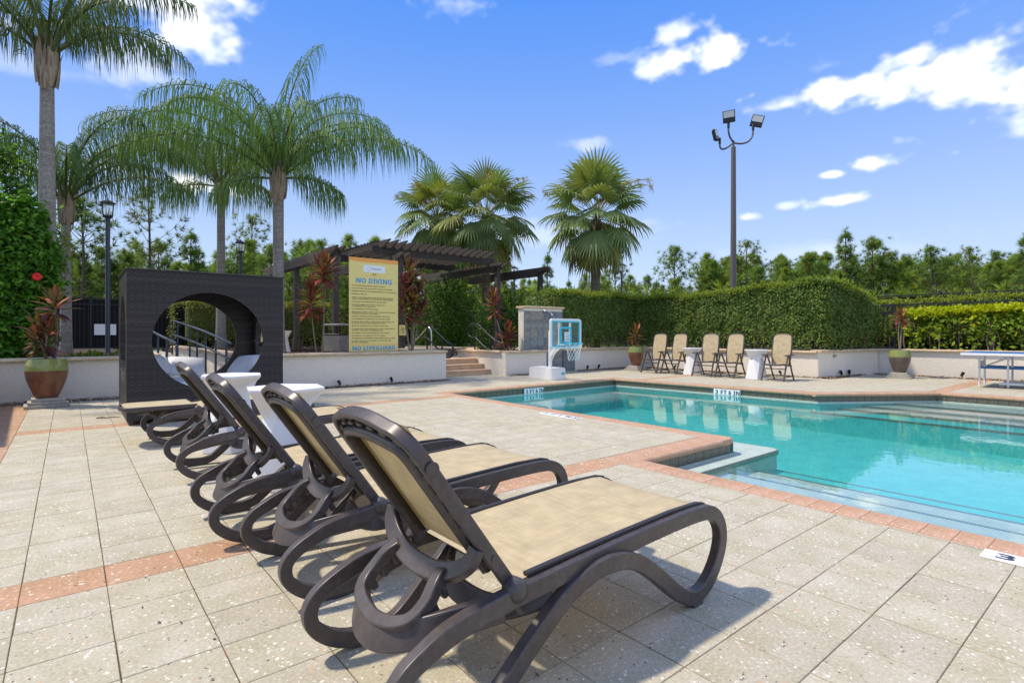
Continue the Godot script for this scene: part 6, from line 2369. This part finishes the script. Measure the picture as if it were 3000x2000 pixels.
func leaf_mesh(l: float, w: float, fold := 0.25, curl := 0.15) -> ArrayMesh:
	var b := MB.new()
	b.strip([Vector3(0, 0, 0), Vector3(0, l * 0.06, l * 0.35), Vector3(0, l * 0.02, l * 0.7), Vector3(0, -l * curl, l)], Vector3.RIGHT, [w * 0.15, w * 0.5, w * 0.38, 0.0], fold)
	return b.mesh()

func clip_leaf(l: float, w: float) -> ArrayMesh:
	var b := MB.new()
	b.strip([Vector3(0, 0, 0), Vector3(0, l * 0.08, l * 0.5), Vector3(0, 0, l)], Vector3.RIGHT, [0.0, w * 0.5, 0.0])
	return b.mesh()

func lying(o: Vector3) -> Basis:
	var y := o.normalized()
	var z := y.cross(rdir()).normalized()
	return Basis(y.cross(z), y, z)

func facing(d: Vector3, roll: float) -> Basis:
	var z := d.normalized()
	var x := z.cross(Vector3.UP if absf(z.y) < 0.95 else Vector3.RIGHT).normalized()
	var y := z.cross(x)
	return Basis(x, y, z) * Basis(Vector3.BACK, roll)

# a clipped hedge along a line: leaves all through its outer shell, twigs and stems inside
func hedge(label: String, line: Array, half: float, y0: float, tops: Array, density: float, size: float, green: Array, young: Array, shoots: float, stems: int, sd: int, loose := 0.05, gaps := 0.0) -> void:
	rng.seed = sd
	var t := thing("hedge", label, "hedge", Vector3.ZERO, 0.0, "clipped hedges round the pool")
	var nz := FastNoiseLite.new()
	nz.seed = sd
	nz.frequency = 0.7
	nz.fractal_octaves = 3
	var xf := []
	var cols := []
	var core := MB.new()
	var st := MB.new()
	for i in line.size() - 1:
		var a: Vector2 = line[i]
		var b: Vector2 = line[i + 1]
		var d := (b - a).normalized()
		var s := Vector2(-d.y, d.x)
		var l := a.distance_to(b)
		var ta: float = tops[i]
		var tb: float = tops[i + 1]
		var steps := maxi(2, int(l / 0.6))
		for k in steps:
			var u := (k + 0.5) / steps
			var m := a.lerp(b, u)
			var tp := lerpf(ta, tb, u) + nz.get_noise_2d(m.x * 1.3, m.y * 1.3) * 0.12
			if gaps == 0.0:
				core.box(Vector3(m.x, (y0 + 0.45 + tp - 0.16) * 0.5, m.y), Vector3(l / steps + 0.05, tp - 0.16 - y0 - 0.45, (half - 0.14) * 2.0), 0.05, Basis(Vector3.UP, -atan2(d.y, d.x)))
		for k in int(stems * l):
			var m := a.lerp(b, rng.randf()) + s * r1(-half * 0.8, half * 0.8)
			var p := Vector3(m.x, y0, m.y)
			st.tube([p, p + Vector3(r1(-0.08, 0.08), 0.4, r1(-0.08, 0.08)), p + Vector3(r1(-0.15, 0.15), 0.95, r1(-0.15, 0.15))], [0.022, 0.016, 0.01], 5, false)
		var hgt := (ta + tb) * 0.5 - y0
		var count := int(density * (l + half * 2.0) * (hgt * 2.0 + half * 2.0))
		for k in count:
			var u := r1(-half / l, 1.0 + half / l)
			var m := a.lerp(b, u)
			var top := lerpf(ta, tb, u) + nz.get_noise_2d(m.x * 1.3, m.y * 1.3) * 0.12
			var pick := rng.randf() * (hgt * 2.0 + half * 2.0)
			var p: Vector3
			var o: Vector3
			if pick < half * 2.0:
				var v := r1(-1, 1)
				p = Vector3(m.x + s.x * v * half, top - 0.14 * pow(absf(v), 6.0), m.y + s.y * v * half)
				o = Vector3.UP + Vector3(s.x, 0, s.y) * v * pow(absf(v), 4.0)
			else:
				var v := -1.0 if pick < half * 2.0 + hgt else 1.0
				var y := lerpf(y0 + 0.12, top - 0.06, rng.randf())
				if y < y0 + 0.7 and rng.randf() > (y - y0) / 0.7 + 0.1 * nz.get_noise_2d(m.x * 5.0, m.y * 5.0):
					continue
				var bulge := nz.get_noise_3d(m.x * 2.0, y * 2.0, m.y * 2.0) * 0.16
				p = Vector3(m.x + s.x * v * (half + bulge), y, m.y + s.y * v * (half + bulge))
				o = Vector3(s.x * v, 0.25, s.y * v)
				if u < 0.0 or u > 1.0:
					# round the end
					var w := r1(-1, 1)
					var e := (half + bulge) * (1.0 if u > 1.0 else -1.0)
					var q2 := (b if u > 1.0 else a) + d * e + s * w * (half + bulge)
					p = Vector3(q2.x, y, q2.y)
					o = Vector3(d.x * signf(e), 0.25, d.y * signf(e))
				if gaps > 0.0 and nz.get_noise_3d(p.x * 3.0, p.y * 3.0, p.z * 3.0) + 0.25 < gaps * (top - y) / hgt * r1(0.5, 1.0):
					continue
			p -= o * absf(rng.randfn(0.0, loose * 1.6))
			o = (o + Vector3.UP * 0.35 + rdir() * 0.75).normalized()
			xf.append(Transform3D(lying(o).scaled(Vector3.ONE * r1(0.7, 1.35)), p))
			var pt := nz.get_noise_3d(p.x * 1.6, p.y * 1.6, p.z * 1.6)
			var q := tone(green, 0.6, 1.4)
			if rng.randf() < 0.14 + 0.5 * pt:
				q = tone(young, 0.6, 1.1)
			cols.append(q)
		# young shoots that have outgrown the last clipping
		for k in int(shoots * l * half * 2.0):
			var u := rng.randf()
			var m := a.lerp(b, u) + s * r1(-half, half)
			var top := lerpf(ta, tb, u) + nz.get_noise_2d(m.x * 1.3, m.y * 1.3) * 0.12
			var p := Vector3(m.x, top - 0.05, m.y)
			var up := (Vector3.UP + rdir() * 0.45).normalized()
			var hh := r1(0.04, 0.17)
			for j in 6:
				xf.append(Transform3D(facing((up * 0.6 + rdir()).normalized(), r1(0, TAU)).scaled(Vector3.ONE * r1(0.7, 1.2)), p + up * hh * j / 5.0))
				cols.append(tone(young, 0.75, 1.25))
	if core.v.size():
		part("twigs", core, M.twigs, t)
	if stems > 0:
		part("stems", st, M.stem, t)
	many("foliage", clip_leaf(size, size * 0.55), M.hedge_leaf, xf, cols, t)

func bush(label: String, cat: String, group: String, at: Vector3, blobs: Array, density: float, leaf: ArrayMesh, green: Array, young: Array, sd: int, stems := true) -> Node3D:
	rng.seed = sd
	var t := thing("leafy_bush" if cat == "bush" else "broadleaf_tree", label, cat, at, 0.0, group)
	var xf := []
	var cols := []
	var st := MB.new()
	var nz := FastNoiseLite.new()
	nz.seed = sd
	nz.frequency = 0.9
	for q in blobs:
		var c := Vector3(q[0], q[1], q[2])
		var r := Vector3(q[3], q[4], q[5])
		var count := int(density * (r.x * r.y + r.y * r.z + r.x * r.z) * 4.0)
		for k in count:
			var d := rdir()
			var deep := 1.0 - absf(rng.randfn(0.0, 0.16))
			var p := c + d * r * (deep + nz.get_noise_3d(c.x + d.x * 2.6, c.y + d.y * 2.6, c.z + d.z * 2.6) * 0.65)
			if p.y < 0.02:
				continue
			var o := (d * 0.7 + Vector3.UP * 0.5 + rdir() * 0.95).normalized()
			xf.append(Transform3D(lying(o).scaled(Vector3.ONE * r1(0.6, 1.3)), p))
			cols.append(tone(young, 0.7, 1.25) if rng.randf() < 0.3 else tone(green, 0.6, 1.35))
		for k in 9:
			var d := rdir()
			d.y = absf(d.y)
			st.tube([Vector3(c.x * 0.3, 0, c.z * 0.3) + Vector3(r1(-0.2, 0.2), 0, r1(-0.2, 0.2)), c * Vector3(0.75, 0.6, 0.75), c + d * r * 0.5, c + d * r * 0.9], [0.035, 0.025, 0.014, 0.005], 5, false)
	if stems:
		part("branches", st, M.stem, t)
	many("leaves", leaf, M.leaf, xf, cols, t)
	return t

var ti_leaves := []

func red_plant(label: String, at: Vector3, heads: Array, tones: Array, sd: int, group := "red leaved plants by the walls") -> Node3D:
	# heads: [top x, top y, top z, leaves, leaf length, length of stem that carries leaves]
	rng.seed = sd
	if ti_leaves.is_empty():
		for k in 5:
			var b := MB.new()
			var droop: float = [0.05, 0.25, 0.5, 0.8, 0.35][k]
			var pts := []
			var p := Vector3.ZERO
			var e := 0.15
			for i in 7:
				pts.append(p)
				p += Vector3(0, sin(e), cos(e)) / 6.0
				e -= droop / 4.0
			b.strip(pts, Vector3.RIGHT, [0.025, 0.05, 0.095, 0.115, 0.1, 0.06, 0.0], 0.35)
			ti_leaves.append(b.mesh())
	var t := thing("cordyline", label, "plant", at, 0.0, group)
	for h in heads:
		var top := Vector3(h[0], h[1], h[2])
		var foot := Vector3(h[0] * 0.12, 0, h[2] * 0.12)
		if h.size() > 6:
			foot = Vector3(h[6], 0, h[7])
		var b := MB.new()
		var mid := foot.lerp(top, 0.5) + Vector3(r1(-0.04, 0.04), 0, r1(-0.04, 0.04))
		var path := spline([foot, mid, top], 5)
		b.tube(path, 0.016, 6)
		part("stem", b, M.stem, t)
		var count := int(h[3] * 1.25)
		for k in count:
			var u := float(k) / count
			var s: Vector3 = top - (top - mid).normalized() * h[5] * u
			var a := k * 2.4 + r1(-0.3, 0.3)
			var el := lerpf(1.25, -0.25, pow(u, 0.8)) + r1(-0.2, 0.2)
			var o := part("leaf", ti_leaves[clampi(int(u * 3.2 + r1(0, 1.5)), 0, 4)], M.ti[tones[rng.randi() % tones.size()]], t, s)
			o.basis = Basis(Vector3.UP, a) * Basis(Vector3.RIGHT, -el) * Basis(Vector3.BACK, r1(-0.3, 0.3)).scaled(Vector3(1, 1, 1) * h[4] * r1(0.85, 1.3))
	return t

func plants() -> void:
	# azimuth as seen (0 right, 90 away, 180 left, 270 towards), first rise, share of length, how far it bends over
	queen_palm("tallest feathery palm at the left, its crown cut by the top of the picture", Vector3(-0.32, 0.66, -13.85), 5.98, 0.135, [[5, 0.75, 0.75, 1.75], [20, 1.3, 1.0, 1.8], [350, 1.35, 1.05, 2.0], [60, 1.1, 1.0, 1.8], [100, 1.3, 1.0, 1.9], [140, 1.1, 1.0, 1.8], [185, 0.8, 0.85, 1.6], [200, 1.25, 1.0, 2.0], [240, 1.0, 1.0, 2.0], [280, 1.3, 0.9, 2.1], [315, 1.0, 0.95, 1.9], [170, 1.4, 1.0, 1.3], [30, 1.45, 1.0, 1.3], [335, 0.65, 0.85, 1.3]], 3.3, 0.72, [0.14, 0.2, 0.09], 81)
	queen_palm("shorter feathery palm with a dark crown behind the tallest palm, at the left", Vector3(-0.05, 0.66, -18.2), 4.0, 0.118, [[0, 0.6, 1.0, 1.3], [10, 1.35, 1.1, 2.25], [25, 1.2, 1.2, 2.1], [40, 1.2, 0.9, 2.0], [80, 1.35, 1.0, 1.9], [130, 1.25, 1.1, 1.9], [170, 1.2, 1.15, 2.0], [190, 1.35, 1.25, 1.9], [205, 1.0, 1.2, 1.8], [230, 1.1, 0.8, 2.0], [275, 1.25, 0.8, 2.1], [310, 1.0, 0.9, 1.9], [340, 1.4, 1.1, 2.0], [100, 1.45, 1.0, 1.2]], 3.5, 0.85, [0.12, 0.2, 0.09], 82)
	queen_palm("slim feathery palm with yellow green fronds, left of the second lantern post", Vector3(4.14, 0.66, -21.17), 5.75, 0.148, [[180, 1.1, 1.2, 1.85], [165, 1.35, 1.3, 2.0], [195, 0.85, 1.1, 1.7], [150, 1.2, 1.1, 2.0], [210, 1.3, 1.2, 2.2], [120, 1.35, 1.0, 2.0], [90, 1.3, 1.0, 1.9], [60, 1.35, 1.0, 2.0], [30, 1.2, 0.9, 2.0], [0, 1.0, 0.8, 2.0], [330, 1.2, 0.9, 2.2], [300, 1.1, 0.9, 2.1], [270, 1.2, 0.9, 2.3], [240, 1.0, 0.9, 2.0], [185, 0.2, 0.45, 0.9], [355, 0.2, 0.45, 0.9]], 4.2, 1.1, [0.2, 0.28, 0.07], 83)
	queen_palm("full feathery palm behind the daybed, left of the rules sign, frond tips over the pergola", Vector3(4.34, 0.66, -15.16), 4.75, 0.15, [[358, 0.72, 1.3, 1.5], [6, 1.2, 1.2, 2.25], [348, 0.95, 1.15, 1.9], [20, 1.42, 1.15, 2.1], [80, 1.5, 1.55, 0.85], [55, 1.45, 1.25, 1.4], [110, 1.45, 1.25, 1.55], [150, 1.3, 1.2, 1.9], [172, 1.3, 1.45, 2.0], [184, 1.4, 1.4, 2.05], [200, 1.0, 1.25, 1.8], [190, 0.75, 1.2, 1.45], [235, 1.25, 1.0, 2.1], [268, 1.4, 1.1, 2.5], [285, 1.2, 0.95, 2.4], [310, 1.25, 1.0, 2.2], [330, 0.9, 0.9, 2.0], [95, 1.2, 0.95, 1.8], [130, 1.0, 0.9, 1.7], [0, 0.1, 0.5, 0.9], [185, 0.1, 0.5, 0.9]], 3.5, 0.98, [0.17, 0.285, 0.1], 84)
	fan_palm("left cabbage palm of the pair behind the pergola, partly hidden", Vector3(12.55, 0.5, -20.75), 6.2, 36, 1.2, 1.1, 91, 4)
	fan_palm("middle cabbage palm with straw coloured flower stalks above the pergola", Vector3(13.1, 0.5, -17.75), 5.75, 44, 1.4, 1.1, 92, 3)
	fan_palm("single cabbage palm with an orange dead leaf, right of the pergola", Vector3(15.02, 0.5, -13.55), 5.35, 46, 1.3, 1.08, 93, 3)
	pines()
	hedge("tall clipped hedge along the far wall behind the chairs", [Vector2(12.0, -12.75), Vector2(16.2, -12.75), Vector2(16.15, -9.5), Vector2(16.1, -6.3), Vector2(18.05, -5.95)], 0.5, 0.6, [2.5, 2.42, 2.4, 2.62, 2.16], 760.0, 0.075, [0.135, 0.215, 0.05], [0.26, 0.32, 0.05], 460.0, 4, 501, 0.03)
	hedge("yellow green hedge with dark gaps behind the right wall", [Vector2(18.95, -4.95), Vector2(19.0, -2.0), Vector2(19.05, 3.0)], 0.42, 0.62, [1.74, 1.82, 1.85], 330.0, 0.12, [0.17, 0.27, 0.02], [0.48, 0.52, 0.015], 420.0, 9, 502, 0.09, 0.5)
	hedge("thin clipped hedge between the two black fences at the right", [Vector2(20.3, -8.0), Vector2(20.4, 3.0)], 0.3, 0.6, [2.12, 2.35], 420.0, 0.075, [0.16, 0.22, 0.05], [0.3, 0.34, 0.05], 200.0, 2, 503)
	hedge("low olive green hedge before the back fence, seen under the pergola", [Vector2(3.3, -22.4), Vector2(8.6, -22.4)], 0.5, 0.55, [2.3, 2.36], 330.0, 0.085, [0.17, 0.19, 0.045], [0.3, 0.29, 0.06], 160.0, 3, 504)
	var big := leaf_mesh(0.12, 0.055, 0.35, 0.25)
	bush("hibiscus bush with one red flower at the left edge", "bush", "greenery at the left edge", Vector3(-1.1, 0.66, -13.25), [[0.45, 2.55, -0.3, 0.35, 0.5, 0.3], [-0.1, 2.5, -0.2, 0.5, 0.6, 0.4], [0.62, 1.35, -0.1, 0.4, 0.35, 0.3], [-0.3, 1.15, 0.0, 0.95, 1.05, 0.6], [0.15, 1.75, -0.1, 0.7, 0.75, 0.55], [0.35, 0.6, 0.1, 0.55, 0.6, 0.4], [0.55, 2.0, -0.25, 0.42, 0.5, 0.4], [-0.1, 0.4, 0.3, 0.7, 0.5, 0.4]], 700.0, big, [0.08, 0.21, 0.02], [0.16, 0.36, 0.03], 601)
	bush("dark small leaved tree above the hibiscus at the left edge", "tree", "greenery at the left edge", Vector3(-1.5, 0.66, -15.2), [[0.1, 3.1, 0.0, 1.0, 1.2, 0.9], [0.45, 2.3, 0.2, 0.75, 0.7, 0.6], [-0.3, 4.2, 0.0, 0.8, 0.7, 0.8]], 420.0, leaf_mesh(0.11, 0.05), [0.09, 0.2, 0.04], [0.19, 0.33, 0.06], 602)
	bush("feathery yellow green bamboo like shrub beside the tall palm trunk", "bush", "greenery at the left edge", Vector3(-0.75, 0.66, -14.6), [[0.25, 2.2, 0.0, 0.5, 0.7, 0.4]], 330.0, leaf_mesh(0.2, 0.03, 0.2, 0.4), [0.18, 0.26, 0.03], [0.34, 0.4, 0.04], 603)
	bush("light green climber bush behind the stairs, left part", "bush", "bushes behind the spa", Vector3(9.4, 0.5, -19.6), [[0.2, 1.3, 0, 0.9, 1.3, 0.7], [-0.3, 2.2, 0.1, 0.6, 0.5, 0.5]], 260.0, big, [0.15, 0.29, 0.03], [0.34, 0.48, 0.05], 604)
	bush("dark green bush behind the stairs, middle part", "bush", "bushes behind the spa", Vector3(11.2, 0.5, -18.2), [[0.0, 1.3, 0, 1.1, 1.4, 0.7], [0.7, 1.6, 0.1, 0.9, 1.2, 0.6], [0.2, 0.4, 0.1, 1.3, 0.4, 0.5]], 260.0, big, [0.08, 0.19, 0.03], [0.2, 0.35, 0.05], 605)
	bush("dark green bush left of the shower wall", "bush", "bushes behind the spa", Vector3(12.6, 0.5, -16.2), [[-0.2, 1.0, 0, 0.9, 1.1, 0.6], [0.5, 1.2, 0, 0.7, 1.2, 0.6]], 240.0, big, [0.08, 0.18, 0.03], [0.19, 0.33, 0.05], 606)
	bush("small rounded shrub beside the litter bin", "bush", "bushes behind the spa", Vector3(6.45, 0.6, -16.4), [[0, 0.75, 0, 0.45, 0.7, 0.4]], 260.0, leaf_mesh(0.09, 0.05), [0.08, 0.12, 0.02], [0.2, 0.24, 0.03], 607)
	# hibiscus flower, on the bush
	var f := thing("hibiscus_flower", "single red hibiscus flower on the bush at the left", "flower", Vector3(-0.44, 2.2, -13.0))
	f.scale = Vector3.ONE * 0.75
	for k in 5:
		var b := MB.new()
		var a := TAU * k / 5
		var o := Vector3(cos(a), sin(a), 0)
		b.strip([Vector3(0, 0, 0), o * 0.04 + Vector3(0, 0, 0.03), o * 0.085 + Vector3(0, 0, 0.03), o * 0.105 + Vector3(0, 0, 0.0)], Vector3(0, 0, 1).cross(o), [0.006, 0.04, 0.045, 0.02], 0.2)
		var rm: StandardMaterial3D = M.red
		rm.cull_mode = BaseMaterial3D.CULL_DISABLED
		part("petal", b, rm, f)
	red_plant("red leaved plant with two tall bare stems, left of the rules sign", Vector3(4.42, 0.66, -12.42), [[0.2, 2.08, -0.1, 32, 0.4, 0.34, 0.08, 0.0], [0.05, 2.0, 0.05, 24, 0.38, 0.3, 0.1, 0.02], [-0.17, 1.5, 0.0, 46, 0.4, 0.6, -0.03, 0.02]], [0, 1, 1, 2, 2, 3, 5], 11)
	red_plant("dense dark red plant right of the rules sign", Vector3(6.74, 0.66, -12.3), [[0.0, 2.1, 0.0, 32, 0.42, 0.4], [-0.2, 1.7, 0.05, 28, 0.42, 0.5], [0.22, 1.6, 0.05, 30, 0.36, 0.5], [0.02, 1.35, 0.1, 28, 0.34, 0.5], [0.28, 1.15, 0.1, 24, 0.32, 0.4], [-0.26, 1.2, 0.1, 22, 0.32, 0.4]], [0, 0, 0, 4, 1, 5, 3], 12)
	red_plant("red plant beside the stairs, one leaning stem above a low tuft", Vector3(9.85, 0.6, -12.25), [[-0.42, 1.65, -0.15, 52, 0.33, 0.6, -0.05, 0.0], [0.0, 0.62, 0.0, 46, 0.34, 0.45]], [0, 0, 1, 1, 2, 3, 4], 13)
	red_plant("thin reddish plant in the big pot at the left", Vector3(-0.27, 0.75, -11.5), [[0.1, 0.95, 0.0, 24, 0.3, 0.25, 0.08, 0.0], [-0.08, 0.55, 0.0, 22, 0.28, 0.35], [0.02, 0.5, 0.05, 20, 0.26, 0.4], [-0.15, 0.4, 0.05, 18, 0.26, 0.3]], [0, 4, 4, 5, 2], 14, "plants in the glazed pots")
	red_plant("small green and red plant in the brown pot left of the chairs", Vector3(14.05, 0.75, -10.9), [[0.0, 0.5, 0.0, 34, 0.3, 0.38]], [3, 5, 5, 2], 15, "plants in the glazed pots")
	red_plant("two thin stems with small red tufts in the grey pot at the right", Vector3(17.0, 0.77, -4.6), [[-0.05, 0.88, 0.0, 20, 0.24, 0.14, -0.03, 0.0], [0.12, 0.78, 0.02, 18, 0.24, 0.14, 0.05, 0.0]], [0, 2, 2, 3, 5], 16, "plants in the glazed pots")
	# sparse seedlings on the mulch
	rng.seed = 71
	var pm := leaf_mesh(0.1, 0.06)
	for k in 4:
		var xf := []
		var cols := []
		var p := Vector3([0.15, 0.45, 0.75, 0.35][k], 0.67, [-13.2, -13.6, -13.4, -12.8][k])
		for j in 26:
			var d := rdir()
			d.y = absf(d.y)
			xf.append(Transform3D(facing(d, r1(-0.5, 0.5)), d * r1(0.04, 0.16)))
			cols.append(tone([0.16, 0.22, 0.02], 0.7, 1.3))
		var t := thing("seedling", "low yellow green seedling on the mulch behind the left wall", "plant", p, 0.0, "seedlings on the mulch behind the left wall")
		many("leaves", pm, M.leaf, xf, cols, t)

func _ready() -> void:
	light_and_camera()
	make_materials()
	pool_deck()
	pool()
	walls()
	yard()
	pergola()
	lamps()
	sign_board()
	furniture()
	plants()
